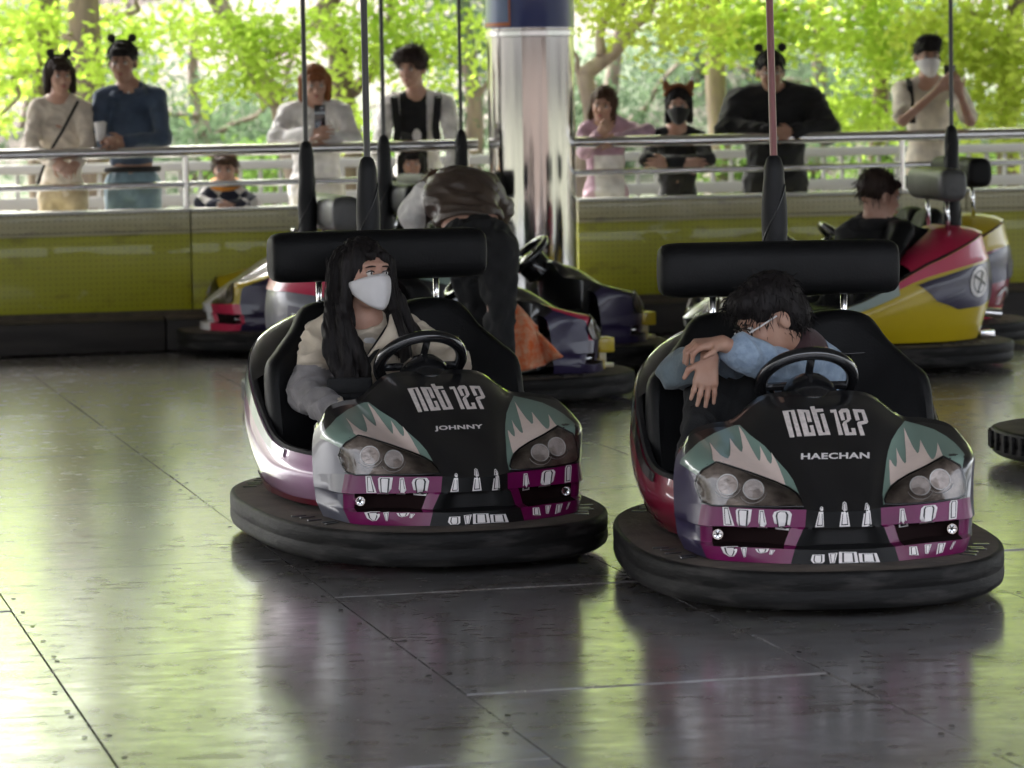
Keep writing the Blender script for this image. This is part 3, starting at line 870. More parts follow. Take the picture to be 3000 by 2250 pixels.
# half of the front shell: columns from the centre line out to the flank, rows from the dash down to the chin
NET = np.array([
    [(0, -.22, .594), (0, -.33, .560), (0, -.46, .487), (0, -.61, .395), (0, -.745, .303)],
    [(.160, -.25, .590), (.142, -.36, .550), (.118, -.49, .470), (.088, -.63, .385), (.058, -.742, .303)],
    [(.262, -.28, .522), (.238, -.38, .487), (.195, -.50, .425), (.145, -.625, .360), (.110, -.715, .307)],
    [(.330, -.31, .514), (.312, -.42, .480), (.285, -.53, .440), (.250, -.635, .388), (.230, -.690, .310)],
    [(.392, -.36, .502), (.385, -.44, .478), (.370, -.54, .452), (.335, -.615, .426), (.330, -.650, .314)],
    [(.424, -.40, .474), (.431, -.46, .453), (.427, -.53, .430), (.412, -.575, .404), (.402, -.588, .316)],
    [(.442, -.355, .440), (.450, -.366, .420), (.455, -.373, .390), (.458, -.380, .355), (.458, -.385, .300)]], float)
LOW = np.array([                                    # below the lamps: lip, recess top, recess bottom, lip, chin
    [(0, -.738, .255), (0, -.690, .249), (0, -.690, .200), (0, -.760, .193), (0, -.762, .150)],
    [(.060, -.736, .255), (.060, -.690, .249), (.070, -.690, .200), (.075, -.757, .193), (.080, -.758, .150)],
    [(.113, -.706, .255), (.120, -.712, .249), (.140, -.700, .200), (.148, -.728, .193), (.160, -.730, .151)],
    [(.235, -.682, .255), (.235, -.625, .250), (.240, -.620, .202), (.242, -.697, .196), (.250, -.694, .152)],
    [(.335, -.641, .255), (.330, -.585, .250), (.332, -.578, .202), (.335, -.652, .196), (.332, -.646, .153)],
    [(.412, -.580, .255), (.404, -.568, .250), (.402, -.560, .203), (.405, -.580, .196), (.388, -.590, .156)],
    [(.457, -.390, .260), (.455, -.391, .252), (.451, -.394, .212), (.449, -.396, .203), (.430, -.402, .160)]], float)
NS = 6
def shell_grid(net, nv, smooth_v=True):
    full = np.concatenate([net[::-1] * np.array([-1, 1, 1]), net[1:]])         # 13 columns
    cols = [crom(full[:, j], NS) for j in range(full.shape[1])]
    G = np.stack(cols, 1)                                                     # u, rows, 3
    if smooth_v:
        return np.stack([crom(G[i], nv) for i in range(len(G))])
    out = []
    for i in range(len(G)):
        seg = [G[i, j] + (G[i, j + 1] - G[i, j]) * t for j in range(G.shape[1] - 1) for t in np.arange(nv) / nv] + [G[i, -1]]
        out.append(seg)
    return np.array(out)
GU = shell_grid(NET, 6)
GL = shell_grid(np.concatenate([NET[:, -1:], LOW], 1), 2, False)
iu = lambda c: (6 + c) * NS                                                    # index of control column c
def sub(G, a, b, r0=None, r1=None):
    return gridmesh(G[a:b + 1, r0:r1])
ALLV, ALLF = merge(gridmesh(GU), gridmesh(GL))
SHELL = BVHTree.FromPolygons([Vector(v) for v in ALLV], ALLF)
EYE = np.array([-1.753, -10.52, 1.54])                                         # where the flat artwork was laid out from, in car axes

CARS = dict(L=(-.336, 11.657, .30), R=(.9065, 10.628, .08))
def plan(px, py):
    """photo pixel on the right hand car -> point of the car's own drawing plane (x, z at y = -0.6)"""
    ox, oy, a = CARS['R']
    d = fw * F_PX + cam_r * (px - 1500) + cam_u * (1125 - py)
    c, s = math.cos(a), math.sin(a)
    o = np.array([-ox * c - oy * s, ox * s - oy * c, CAM_H])
    dl = np.array([d[0] * c + d[1] * s, -d[0] * s + d[1] * c, d[2]])
    t = (-0.6 - o[1]) / dl[1]
    p = o + dl * t
    return p[0], p[2]
ZA = lambda pts: [plan(1980 + x / 3.687, 1120 + y / 3.687) for x, y in pts]
ZC = lambda pts: [plan(2480 + x / 4.254, 1120 + y / 4.254) for x, y in pts]
ZB = lambda pts: [plan(2360 + x / 3.687, 1400 + y / 3.687) for x, y in pts]
ZL = lambda pts: [plan(1760 + x / 3.687, 1400 + y / 3.687) for x, y in pts]

def onto(p2, off):
    """drop a drawing-plane point on the front shell and lift it a little along the surface normal"""
    q = np.array([p2[0], -0.6, p2[1]])
    d = Vector(q - EYE).normalized()
    hit, nrm, _, _ = SHELL.ray_cast(Vector(EYE), d)
    if hit is None:
        near = SHELL.find_nearest(Vector(q))
        hit, nrm = near[0], near[1]
    if nrm.dot(d) > 0: nrm = -nrm
    return hit + nrm * off

def smooth_poly(pts, n=3):
    return [tuple(p) for p in crom(np.array(pts), n, True)[:, :]] if n > 1 else pts

def decal(polys, off, h=0.022):
    """thin printed shapes laid on the shell"""
    V, Fs = [], []
    for poly in polys:
        P = np.array(poly)
        pts = [Vector(p) for p in poly]
        dense = []
        for i in range(len(P)):
            a, b = P[i], P[(i + 1) % len(P)]
            k = max(1, int(np.linalg.norm(b - a) / h))
            dense += [a + (b - a) * t for t in np.arange(k) / k]
        nb = len(dense)
        lo, hi = P.min(0), P.max(0)
        inner = [np.array([x, y]) for x in np.arange(lo[0] + h / 2, hi[0], h) for y in np.arange(lo[1] + h / 2, hi[1], h)]
        res = delaunay_2d_cdt([Vector(p) for p in dense + inner], [], [list(range(nb))], 1, 1e-6)
        n = len(V)
        V += [onto(v, off) for v in res[0]]
        Fs += [tuple(i + n for i in f) for f in res[2]]
    # face the outside
    out = []
    for f in Fs:
        a, b, c = (V[i] for i in f[:3])
        out.append(f[::-1] if (b - a).cross(c - a).dot(Vector(EYE) - a) < 0 else f)
    return [tuple(v) for v in V], out

mir = lambda P: [(-x, z) for x, z in P]
FL_L = ZA([(395, 900), (397, 820), (388, 740), (362, 655), (415, 725), (480, 795), (530, 825), (560, 832), (582, 800), (588, 730), (580, 608),
           (635, 690), (690, 752), (711, 762), (720, 715), (708, 610), (681, 475), (745, 570), (800, 690), (860, 800), (890, 850), (904, 857),
           (913, 820), (916, 760), (910, 690), (950, 765), (990, 850), (1020, 887), (1034, 880), (1043, 830), (1035, 762), (1085, 850), (1125, 940),
           (1165, 1050), (1190, 1150), (1050, 1088), (800, 1000), (560, 905), (440, 886)])
FL_R = ZC([(550, 1320), (540, 1200), (530, 1060), (528, 972), (548, 980), (572, 1025), (600, 1056), (622, 1062), (630, 1000), (615, 822), (655, 915),
           (700, 990), (733, 1022), (746, 1000), (740, 850), (712, 572), (762, 680), (830, 815), (885, 895), (905, 880), (918, 800), (920, 722), (962, 805),
           (1020, 910), (1060, 965), (1085, 970), (1112, 930), (1130, 850), (1136, 760), (1168, 845), (1212, 945), (1000, 1075), (800, 1168), (650, 1258), (565, 1325)])
FP_L = ZA([(640, 468), (690, 463), (800, 570), (960, 690), (1100, 850), (1200, 960), (1270, 1060), (1320, 1180), (1385, 1340), (1000, 1300), (420, 1290), (240, 1010),
           (130, 935), (45, 877), (62, 830), (130, 760), (250, 650), (420, 550), (560, 495)])
FP_R = ZC([(728, 485), (640, 590), (560, 720), (515, 860), (490, 1000), (468, 1200), (448, 1400), (455, 1530), (700, 1490), (1100, 1460), (1400, 1390), (1440, 1070), (1470, 900),
           (1440, 860), (1350, 760), (1250, 680), (1100, 592), (900, 530), (800, 505)])
LP_L = ZA([(255, 1010), (310, 950), (440, 886), (520, 903), (800, 1005), (1050, 1096), (1220, 1168), (1310, 1225), (1362, 1295), (1380, 1365), (1100, 1362),
           (700, 1348), (400, 1328), (310, 1290), (260, 1190), (236, 1090)])
LP_R = ZC([(1215, 954), (1395, 1045), (1430, 1110), (1455, 1230), (1462, 1370), (1440, 1405), (1380, 1445), (1100, 1497), (800, 1532), (600, 1548), (482, 1543),
           (470, 1490), (500, 1420), (560, 1330), (650, 1258), (800, 1170), (1000, 1075)])
RF = [(ZA([(565, 1112)])[0], .0305), (ZA([(835, 1172)])[0], .0305), (ZC([(910, 1312)])[0], .0300), (ZC([(1145, 1222)])[0], .0310)]
def circ(c, r, n=20, sx=1.0):
    return [(c[0] + sx * r * math.cos(a), c[1] + r * math.sin(a)) for a in np.arange(n) * 2 * math.pi / n]
TEETH = ([ZA(p) for p in (
    [(505, 1345), (568, 1345), (634, 1549), (518, 1545)], [(648, 1385), (665, 1365), (822, 1372), (796, 1571), (664, 1562)],
    [(902, 1380), (950, 1378), (990, 1577), (886, 1571)], [(1045, 1440), (1062, 1400), (1110, 1384), (1225, 1388), (1254, 1425), (1222, 1600), (1080, 1586)],
    [(1560, 1352), (1578, 1343), (1592, 1356), (1600, 1560), (1505, 1565)], [(1803, 1305), (1820, 1291), (1842, 1305), (1882, 1555), (1766, 1560)],
    [(2048, 1312), (2066, 1304), (2090, 1340), (2116, 1553), (2008, 1558)])]
    + [ZB(p) for p in ([(1018, 332), (1064, 330), (1106, 522), (1006, 536)], [(1248, 330), (1275, 303), (1398, 290), (1424, 318), (1386, 482), (1226, 498)],
                       [(1552, 275), (1572, 244), (1634, 238), (1640, 260), (1628, 438), (1546, 450)])])
TEETH_LOW = ([ZL(p) for p in ([(1298, 745), (1482, 742), (1472, 800), (1440, 846), (1390, 850), (1330, 812)], [(1514, 752), (1580, 752), (1566, 854), (1545, 856)],
                             [(1668, 765), (1822, 765), (1800, 800), (1730, 816), (1690, 800)], [(1830, 776), (1886, 780), (1846, 832), (1820, 826)])]
             + [ZB(p) for p in ([(75, 830), (205, 828), (205, 905), (180, 922), (85, 922), (58, 890)], [(248, 815), (345, 808), (316, 918), (264, 921)],
                                [(360, 800), (550, 800), (572, 915), (360, 922)], [(572, 816), (766, 812), (803, 910), (585, 912)],
                                [(1118, 744), (1200, 738), (1222, 836), (1120, 832)], [(1285, 722), (1360, 715), (1322, 820), (1290, 816)],
                                [(1430, 710), (1512, 700), (1480, 802), (1408, 826)], [(1590, 690), (1622, 682), (1572, 772), (1555, 770)])])
def inset(P, k):
    P = np.array(P); c = P.mean(0)
    return [tuple(c + (p - c) * k) for p in P]
def tooth_lines(P):
    """the thin black line drawn inside each tooth"""
    P = np.array(P); c = P.mean(0)
    a = c + (P - c) * np.array([0.66, 0.90]); b = c + (P - c) * np.array([0.46, 0.82])
    return [tuple(p) for p in a], [tuple(p) for p in b]
GLYPHS = [ZA(p) for p in (
    [(1150, 314), (1278, 301), (1362, 586), (1310, 590), (1240, 320), (1215, 322), (1282, 597), (1232, 601)],
    [(1308, 297), (1438, 304), (1470, 432), (1425, 436), (1400, 330), (1380, 328), (1440, 546), (1464, 544), (1442, 470), (1482, 466), (1514, 580), (1388, 588)],
    [(1447, 266), (1496, 262), (1504, 291), (1588, 290), (1595, 321), (1520, 328), (1588, 546), (1614, 545), (1558, 346), (1600, 340), (1672, 571), (1543, 578)],
    [(1663, 302), (1730, 298), (1808, 572), (1760, 574), (1706, 330), (1672, 333)],
    [(1757, 320), (1788, 291), (1850, 287), (1872, 305), (1894, 398), (1872, 425), (1845, 440), (1873, 545), (1904, 543), (1893, 500), (1936, 497), (1953, 573), (1832, 577),
     (1798, 458), (1812, 430), (1851, 405), (1836, 328), (1806, 330), (1829, 410), (1789, 418)],
    [(1908, 294), (2033, 299), (2078, 430), (2062, 450), (2004, 462), (2042, 577), (1994, 578), (1956, 450), (1968, 430), (2030, 418), (2004, 330), (1962, 328), (1987, 412), (1944, 418)])]

def text_polys(txt):
    """outline faces of a wide bold word, unit height, centred"""
    cu = bpy.data.curves.new('word', 'FONT')
    cu.body = txt
    cu.size = 1.0
    cu.offset = 0.032
    cu.align_x = 'CENTER'
    cu.space_character = 1.06
    cu.resolution_u = 3
    o = bpy.data.objects.new('word', cu)
    COL.objects.link(o)
    bpy.context.view_layer.update()
    me = bpy.data.meshes.new_from_object(o.evaluated_get(bpy.context.evaluated_depsgraph_get()))
    bm = bmesh.new(); bm.from_mesh(me)
    bmesh.ops.triangulate(bm, faces=bm.faces[:])
    for _ in range(2):
        bmesh.ops.subdivide_edges(bm, edges=[e for e in bm.edges if e.calc_length() > 0.3], cuts=1)
    bmesh.ops.triangulate(bm, faces=bm.faces[:])
    bm.verts.index_update()
    V = np.array([v.co[:2] for v in bm.verts]); F = [tuple(v.index for v in f.verts) for f in bm.faces]
    bm.free()
    bpy.data.objects.remove(o); bpy.data.curves.remove(cu); bpy.data.meshes.remove(me)
    return V, F
def word_decal(txt, c0, c1, height, off):
    """word from plane point c0 to c1"""
    V, F = text_polys(txt)
    c0, c1 = np.array(c0), np.array(c1)
    w = V[:, 0].max() - V[:, 0].min()
    hh = V[:, 1].max() - V[:, 1].min()
    d = (c1 - c0) / w
    up = np.array([-d[1], d[0]]); up = up / np.linalg.norm(up) * height / hh
    P = c0 + (V[:, :1] - V[:, 0].min()) * d + (V[:, 1:] - V[:, 1].min()) * up
    W = [onto(p, off) for p in P]
    out = []
    for f in F:
        a, b, c = (W[i] for i in f[:3])
        out.append(f[::-1] if (b - a).cross(c - a).dot(Vector(EYE) - a) < 0 else f)
    return [tuple(v) for v in W], out

# hull: closed outline, profile from the sill to the rim and down the inside
def hull_outline(n=96):
    out = []
    for a in np.arange(n) * 2 * math.pi / n:
        c, s = math.cos(a), math.sin(a)
        p = 2.5
        x = abs(c) ** (2 / p) * math.copysign(1, c)
        y = abs(s) ** (2 / p) * math.copysign(1, s)
        out.append((0.5 * x, 0.22 + (0.70 if y > 0 else 0.74) * y))
    return np.array(out)
RIM_K = [(-.6, .34), (-.38, .338), (-.2, .343), (-.05, .350), (.05, .365), (.13, .39), (.21, .425), (.30, .472), (.40, .53), (.50, .578), (.60, .615), (.75, .675), (.88, .722), (.95, .73)]
def rim_z(y):
    return float(np.interp(y, [k[0] for k in RIM_K], [k[1] for k in RIM_K]))
OUT = hull_outline()
def hull_mesh(lo=0.0, hi=1.0, inner=False, nz=7, push=0.0):
    rows = []
    cen = np.array([0, 0.22])
    def ring_at(f):
        row = []
        for x, y in OUT:
            rz = rim_z(y)
            z = 0.165 + (rz - 0.165) * f
            rear = max(0, (y - 0.3) / 0.62)
            # belly: narrow at the sill, widest at two thirds, tucked in at the rim
            k = 0.86 + 0.15 * math.sin(min(1, f * 1.15 + .06) * math.pi * 0.62) - 0.03 * max(0, f - .75) / .25
            ky = k + rear * (0.03 - 0.10 * max(0, f - .4))
            row.append((x * k + push * np.sign(x) * abs(x) * 2, cen[1] + (y - cen[1]) * (ky + push), z))
        return row
    if not inner:
        for f in np.linspace(lo, hi, nz):
            rows.append(ring_at(f))
    else:
        top = ring_at(1.0)
        for k, dz in ((1.0, 0.0), (0.985, 0.012), (0.955, 0.012), (0.94, 0.0), (0.90, -.10), (0.88, -.24)):
            rows.append([(x * k, cen[1] + (y - cen[1]) * k, max(z + dz, 0.17)) for x, y, z in top])
        rows.append([(x * .8, cen[1] + (y - cen[1]) * .8, 0.168) for x, y, z in top])
    return gridmesh(rows, True)
def hull_patch(a0, a1, f0, f1, na=20, nf=8, off=0.004, shape=None):
    """piece of the hull skin, lifted off: angle range and height fractions (f may be functions of t)"""
    rows = []
    for j in range(nf + 1):
        row = []
        for i in range(na + 1):
            t = i / na
            a = a0 + (a1 - a0) * t
            lo = f0(t) if callable(f0) else f0
            hi = f1(t) if callable(f1) else f1
            f = lo + (hi - lo) * j / nf
            c, s = math.cos(a), math.sin(a); p = 2.5
            x = 0.5 * abs(c) ** (2 / p) * math.copysign(1, c); ys = abs(s) ** (2 / p) * math.copysign(1, s)
            y = 0.22 + (0.70 if ys > 0 else 0.74) * ys
            rz = rim_z(y); z = 0.165 + (rz - 0.165) * f
            rear = max(0, (y - 0.3) / 0.62)
            k = 0.86 + 0.15 * math.sin(min(1, f * 1.15 + .06) * math.pi * 0.62) - 0.03 * max(0, f - .75) / .25
            ky = k + rear * (0.03 - 0.10 * max(0, f - .4))
            row.append((x * (k + off * 2), 0.22 + (y - 0.22) * (ky + off * 1.4), z))
        rows.append(row)
    return gridmesh(rows)
def shape_patch(a_c, f_c, ra, rf, n=28, off=0.006, inner=0.0, m=4):
    """oval patch on the hull skin"""
    def P(a, f):
        return hull_patch(a, a + 1e-4, f, f + 1e-4, 1, 1, off)[0][0]
    V = []
    rings = np.linspace(inner, 1, m)
    for r in rings:
        for k in range(n):
            b = 2 * math.pi * k / n
            V.append(P(a_c + ra * r * math.cos(b), f_c + rf * r * math.sin(b)))
    Fs = []
    for i in range(m - 1):
        for k in range(n):
            Fs.append((i * n + k, i * n + (k + 1) % n, (i + 1) * n + (k + 1) % n, (i + 1) * n + k))
    return V, Fs

def ring_outline(a, bf, br, p, n=120):
    out = []
    for t in np.arange(n) * 2 * math.pi / n:
        c, s = math.cos(t), math.sin(t)
        out.append((a * abs(c) ** (2 / p) * math.copysign(1, c), (br if s > 0 else bf) * abs(s) ** (2 / p) * math.copysign(1, s)))
    return np.array(out)
RING = ring_outline(.575, .90, 1.06, 2.6)
def ring_rows(prof):
    """prof: (inward offset, z)"""
    nrm = np.roll(RING, -1, 0) - np.roll(RING, 1, 0)
    nrm = np.stack([nrm[:, 1], -nrm[:, 0]], 1); nrm /= np.linalg.norm(nrm, axis=1)[:, None]
    return gridmesh([[(x - nx * o, y - ny * o, z) for (x, y), (nx, ny) in zip(RING, nrm)] for o, z in prof], True)
def ribs_mesh():
    nrm = np.roll(RING, -1, 0) - np.roll(RING, 1, 0)
    nrm = np.stack([nrm[:, 1], -nrm[:, 0]], 1); nrm /= np.linalg.norm(nrm, axis=1)[:, None]
    return RING, nrm

# ---- shared meshes of all cars
def backrest_mesh(s):
    # outline seen from the front, rounded slab leaning back
    pts = crom([(.015, .30), (.015, .60), (.03, .735), (.085, .800), (.19, .816), (.285, .795), (.34, .72), (.405, .655), (.452, .60), (.462, .48), (.46, .30)], 4)
    rows = []
    c = np.array([.23, .55])
    for k, dy in ((0.86, -.062), (0.95, -.052), (1.0, -.022), (1.0, .03), (.95, .055), (.8, .06)):
        rows.append([(s * (c[0] + (x - c[0]) * k), .30 + dy + (z - .3) * .22 - 0.10 * max(0, (x - .3) / .16), c[1] + (z - c[1]) * k) for x, z in pts])
    V, Fs = gridmesh(rows)
    n = len(pts)
    Fs.append(tuple(range(n)))
    Fs.append(tuple(range(5 * n, 6 * n))[::-1])
    bm = bmesh.new()
    bv = [bm.verts.new(v) for v in V]
    for f in Fs: bm.faces.new([bv[i] for i in f])
    bmesh.ops.triangulate(bm, faces=[f for f in bm.faces if len(f.verts) > 4])
    bmesh.ops.recalc_face_normals(bm, faces=bm.faces[:])
    bm.verts.index_update()
    R = ([tuple(v.co) for v in bm.verts], [tuple(v.index for v in f.verts) for f in bm.faces])
    bm.free()
    return R
def seam_pts(s):
    f = lambda x, z: (s * x, .30 - .067 + (z - .3) * .22 - 0.10 * max(0, (x - .3) / .16), z)
    return merge(tube([f(x, .70 - .02 * math.sin((x - .03) / .36 * math.pi)) for x in np.linspace(.045, .315, 9)], .0045, 6),
                 tube([f(.21 + .01 * t, .68 - .3 * t) for t in np.linspace(0, 1, 6)], .004, 6))
def headrest_mesh():
    # a plump roll with rounded ends
    V, rows = [], []
    W, hy, hz = .392, .078, .089
    def sec(k, x):
        r = []
        for a in np.arange(28) * 2 * math.pi / 28:
            c, s = math.cos(a), math.sin(a); p = 3.0
            r.append((x, hy * k * abs(c) ** (2 / p) * math.copysign(1, c), hz * k * abs(s) ** (2 / p) * math.copysign(1, s)))
        return r
    xs = [(-W, .0), (-W, .55), (-W + .004, .78), (-W + .014, .9), (-W + .035, .975), (-W + .07, 1.0), (0, 1.0)]
    xs = xs + [(-x, k) for x, k in xs[-2::-1]]
    for x, k in xs: rows.append(sec(max(k, 1e-3), x))
    return gridmesh(rows, True)
def boot_mesh():
    pr = [(.052, .72), (.050, .80), (.046, .95), (.042, 1.10), (.038, 1.22), (.033, 1.275), (.024, 1.305), (.0135, 1.315)]
    V, Fs = [], []
    n = 24
    zs = np.linspace(.72, 1.315, 60)
    for z in zs:
        r = np.interp(z, [p[1] for p in pr], [p[0] for p in pr])
        for k in range(n):
            a = 2 * math.pi * k / n
            w = r * (1 + 0.05 * math.sin(2 * a - z * 26) * (1 if z < 1.25 else 0.3))
            V.append((w * math.cos(a), w * math.sin(a), z))
    for i in range(len(zs) - 1):
        for k in range(n):
            k2 = (k + 1) % n
            Fs.append((i * n + k, i * n + k2, (i + 1) * n + k2, (i + 1) * n + k))
    return V, Fs
def wrap_seam():
    return tube([((.0505 - .0135 * t) * math.cos(t * 5.2 + .6), (.0505 - .0135 * t) * math.sin(t * 5.2 + .6), .80 + t * .42) for t in np.linspace(0, 1, 50)], .003, 6)

NAVYC = iu(5)
SH = {}
def shared(key, fn):
    if key not in SH: SH[key] = fn()
    return SH[key]

def mk(name, key, vf_fn, mat, parent, angle=40, smooth=True):
    """part with mesh data shared between cars that have the same shape and material"""
    k = (key, mat.name)
    if k not in SH:
        vf = shared(('vf', key), vf_fn)
        SH[k] = mesh_from(name, vf[0], vf[1], mat, smooth, angle)
    return link(name, SH[k], parent)

def disc_on(c, r):
    """lamp reflector: dished disc with a raised bright ring, set on the shell"""
    h = onto(c, 0.0055)
    e = onto((c[0] + .012, c[1]), 0.0055); u = onto((c[0], c[1] + .012), 0.0055)
    x = (e - h).normalized(); z = (u - h); z = (z - x * z.dot(x)).normalized(); n = x.cross(z)
    if n.y > 0: n = -n
    n = (n + Vector((-.05, -.9, .25))).normalized()
    x = Vector((0, 0, 1)).cross(n).normalized(); z = n.cross(x)
    Mx = Matrix(((x.x, z.x, n.x, h.x), (x.y, z.y, n.y, h.y), (x.z, z.z, n.z, h.z), (0, 0, 0, 1)))
    return (lathe([(1e-4, -.012), (r * .4, -.010), (r * .75, -.002), (r * .96, .006), (r * 1.0, .008)], 28, Mx), torus(r, .0019, 28, 6, Mx @ T(0, 0, .008)),
            lathe([(r * 1.0, .009), (r * .8, .016), (r * .4, .021), (1e-4, .022)], 28, Mx))
def fog_on(c, r):
    h = onto(c, 0.0) + Vector((0, -.020, .0))
    Mx = T(*h) @ Rx(math.radians(90 - 6))
    return merge(lathe([(1e-4, .004), (r * .8, .006), (r, .010), (r * 1.12, .010), (r * 1.2, 0), (r * 1.2, -.03)], 20, Mx)), merge(*[tube([Mx @ Vector((0, 0, .008)), Mx @ Vector((r * .85 * math.cos(a), r * .85 * math.sin(a), .009))], .0012, 4) for a in np.arange(6) * math.pi / 3])

def islands(vf):
    V, Fs = vf
    par = list(range(len(V)))
    def find(i):
        while par[i] != i:
            par[i] = par[par[i]]; i = par[i]
        return i
    for f in Fs:
        for i in f[1:]: par[find(i)] = find(f[0])
    grp = {}
    for f in Fs: grp.setdefault(find(f[0]), []).append(f)
    out = []
    for fs in grp.values():
        ids = sorted({i for f in fs for i in f}); m = {k: n for n, k in enumerate(ids)}
        out.append(([V[i] for i in ids], [tuple(m[i] for i in f) for f in fs]))
    return out

def make_car(label, pose, livery, group='bumper cars in the hall', hero=False, word=None, hr_z=.962, hr_y=.45, pole_y=.64, has_pole=True, pole_mat='pole', pole_lean=(0, 0), worn=False):
    L = livery
    car = empty('bumper_car', (pose[0], pose[1], 0), pose[2])
    tag(car, label, 'bumper car', group)
    # bumper
    bp = mk('bumper', 'ring', lambda: ring_rows([(.10, .034), (.02, .036), (.004, .048), (.0, .062), (.0, .084), (.004, .089), (.004, .094), (.0, .099), (.0, .134), (.003, .142), (.009, .1455), (.018, .147)]), MT['rubber'], car, 50)
    mk('bumper_top', 'ringtop', lambda: ring_rows([(.0165, .1472), (.03, .150), (.10, .152), (.17, .150), (.30, .146)]), MT['rubber_top'], bp, None)
    def dimples():
        R_, N_ = ribs_mesh()
        q = []
        for s0 in (3.42, 5.55, 0.5, 2.3):
            for j in range(5):
                i = int((s0 + j * .085) / (2 * math.pi) * 120) % 120
                (x, y), (nx, ny) = R_[i], N_[i]
                q.append(xform(box(0, 0, 0, .05, .012, .006, .002), T(x - nx * (.07 + .012 * (j % 2)), y - ny * (.07 + .012 * (j % 2)), .152) @ Rz(math.atan2(-ny, -nx))))
        return merge(*q)
    dm = mk('dimple', 'dimples', dimples, MT['decal_black'], bp, None, False)
    dm['kind'] = 'stuff'
    # hull
    hull = mk('hull', 'hull', lambda: hull_mesh(0, 1, nz=12), L['hull'], car, 50)
    mk('lining', 'lining', lambda: hull_mesh(inner=True), MT['dark_lining'], hull, 50)
    mk('sill', 'sill', lambda: hull_patch(0, 2 * math.pi, 0.0, lambda t: .13, 96, 2, .004), L.get('sill', CP['red']), hull, 50)
    mk('rim_band', 'rimband_%s' % ('hero' if hero else 'bk'), lambda: hull_patch(-.30 if hero else .10, math.pi + (.30 if hero else -.10), (lambda t: .86) if hero else (lambda t: .89 - .13 * math.sin(t * math.pi)), 1.0, 70, 6, .007), L['rim'], hull, 50)
    # front shell
    hood = mk('hood', 'hood', lambda: sub(GU, iu(-2), iu(2)), L['hood'], car, 50)
    mk('fender', 'fenderR', lambda: sub(GU, iu(2), iu(5)), L['fender'], car, 50)
    mk('fender', 'fenderL', lambda: sub(GU, iu(-5), iu(-2)), L['fender'], car, 50)
    mk('front_flank', 'flankR', lambda: merge(sub(GU, iu(5), iu(6)), sub(GL, iu(5), iu(6))), L['flank'], car, 50)
    mk('front_flank', 'flankL', lambda: merge(sub(GU, iu(-6), iu(-5)), sub(GL, iu(-6), iu(-5))), L['flank'], car, 50)
    for k, a, b in (('R', 2, 5), ('L', -5, -2)):
        mk('chin', 'chin' + k, lambda: sub(GL, iu(a), iu(b), 0, 3), L['chin'], car, 35)
        mk('chin_lip', 'lip' + k, lambda: sub(GL, iu(a), iu(b), 8, 11), L['chin'], car, 35)
        e0, e1 = (iu(a) + 2, iu(b) - 3) if k == 'R' else (iu(a) + 3, iu(b) - 2)
        mk('slot', 'slot' + k, lambda: sub(GL, e0, e1, 2, 9), MT['slot_red'], car, 35)
        mk('chin_side', 'csa' + k, lambda: sub(GL, iu(a), e0, 2, 9), L['chin'], car, 35)
        mk('chin_side', 'csb' + k, lambda: sub(GL, e1, iu(b), 2, 9), L['chin'], car, 35)
    mk('grille', 'grille', lambda: sub(GL, iu(-2), iu(2)), L['nose'], car, 35)
    def dash():
        top = GU[iu(-6):iu(6) + 1, 0]
        return gridmesh([[tuple(p) for p in top], [(p[0] * .985, p[1] + .03, p[2] + .012) for p in top], [(p[0] * .97, p[1] + .055, p[2] + .004) for p in top],
                         [(p[0] * .93, p[1] + .06, max(.3, p[2] - .12)) for p in top], [(p[0] * .88, p[1] + .03, .18) for p in top]])
    mk('dashboard', 'dash', dash, CP['black'], car, 40)
    # steering wheel
    WM = T(0.0, -.085, .628) @ Rx(math.radians(-42))
    wheel = mk('steering_wheel', 'wheel', lambda: torus(.143, .0205, 48, 14, WM), MT['wheel_plastic'], car, None)
    mk('hub', 'hub', lambda: merge(lathe([(.03, -.16), (.085, -.12), (.088, -.05), (.070, -.018), (.040, .002), (1e-4, .007)], 28, WM),
                                   *[tube([WM @ Vector((.03 * math.cos(a), .03 * math.sin(a), -.012)), WM @ Vector((.137 * math.cos(a), .137 * math.sin(a), -.002))], .013, 8) for a in (.15, math.pi - .15, -math.pi / 2)]), MT['wheel_plastic'], wheel, 40)
    # lamps
    for i, (lp, rf) in enumerate(((LP_L, RF[:2]), (LP_R, RF[2:]))):
        lamp = mk('headlamp', 'lampback%d' % i, lambda: decal([lp], .0042, .012), MT['lamp_back'], car, None)
        for j, (c, r) in enumerate(rf):
            d = shared(('disc', i, j), lambda: disc_on(c, r))
            mk('reflector', 'refl%d%d' % (i, j), lambda: d[0], MT['reflector'], lamp, 40)
            mk('reflector_ring', 'rring%d%d' % (i, j), lambda: d[1], MT['lamp_ring'], lamp, 40)
        for j, (c, r) in enumerate(rf):
            mk('lamp_trim', 'trim%d%d' % (i, j), lambda: merge(tube([onto((c[0] + r * 1.32 * math.cos(a), c[1] + r * 1.28 * math.sin(a)), .008) for a in np.linspace(3.6, 6.0, 18)], .0016, 5)), MT['lamp_ring'], lamp, None)
        mk('lens', 'lens%d' % i, lambda: decal([lp], .0135, .018), MT['lamp_glass'], lamp, None)
        mk('lamp_edge', 'lampedge%d' % i, lambda: tube([onto(p, .009) for p in lp + lp[:1]], .0032, 6, False), MT['decal_black'], lamp, None)
    # slots with small round fog lamps
    for i, c in enumerate((ZL([(1250, 600)])[0], ZB([(1562, 540)])[0])):
        fg = shared(('fog', i), lambda: fog_on(c, .0135))
        fo = mk('fog_lamp', 'fog%d' % i, lambda: fg[0], MT['chrome'], car, 40)
        mk('fog_grid', 'fogg%d' % i, lambda: fg[1], MT['decal_black'], fo, None)
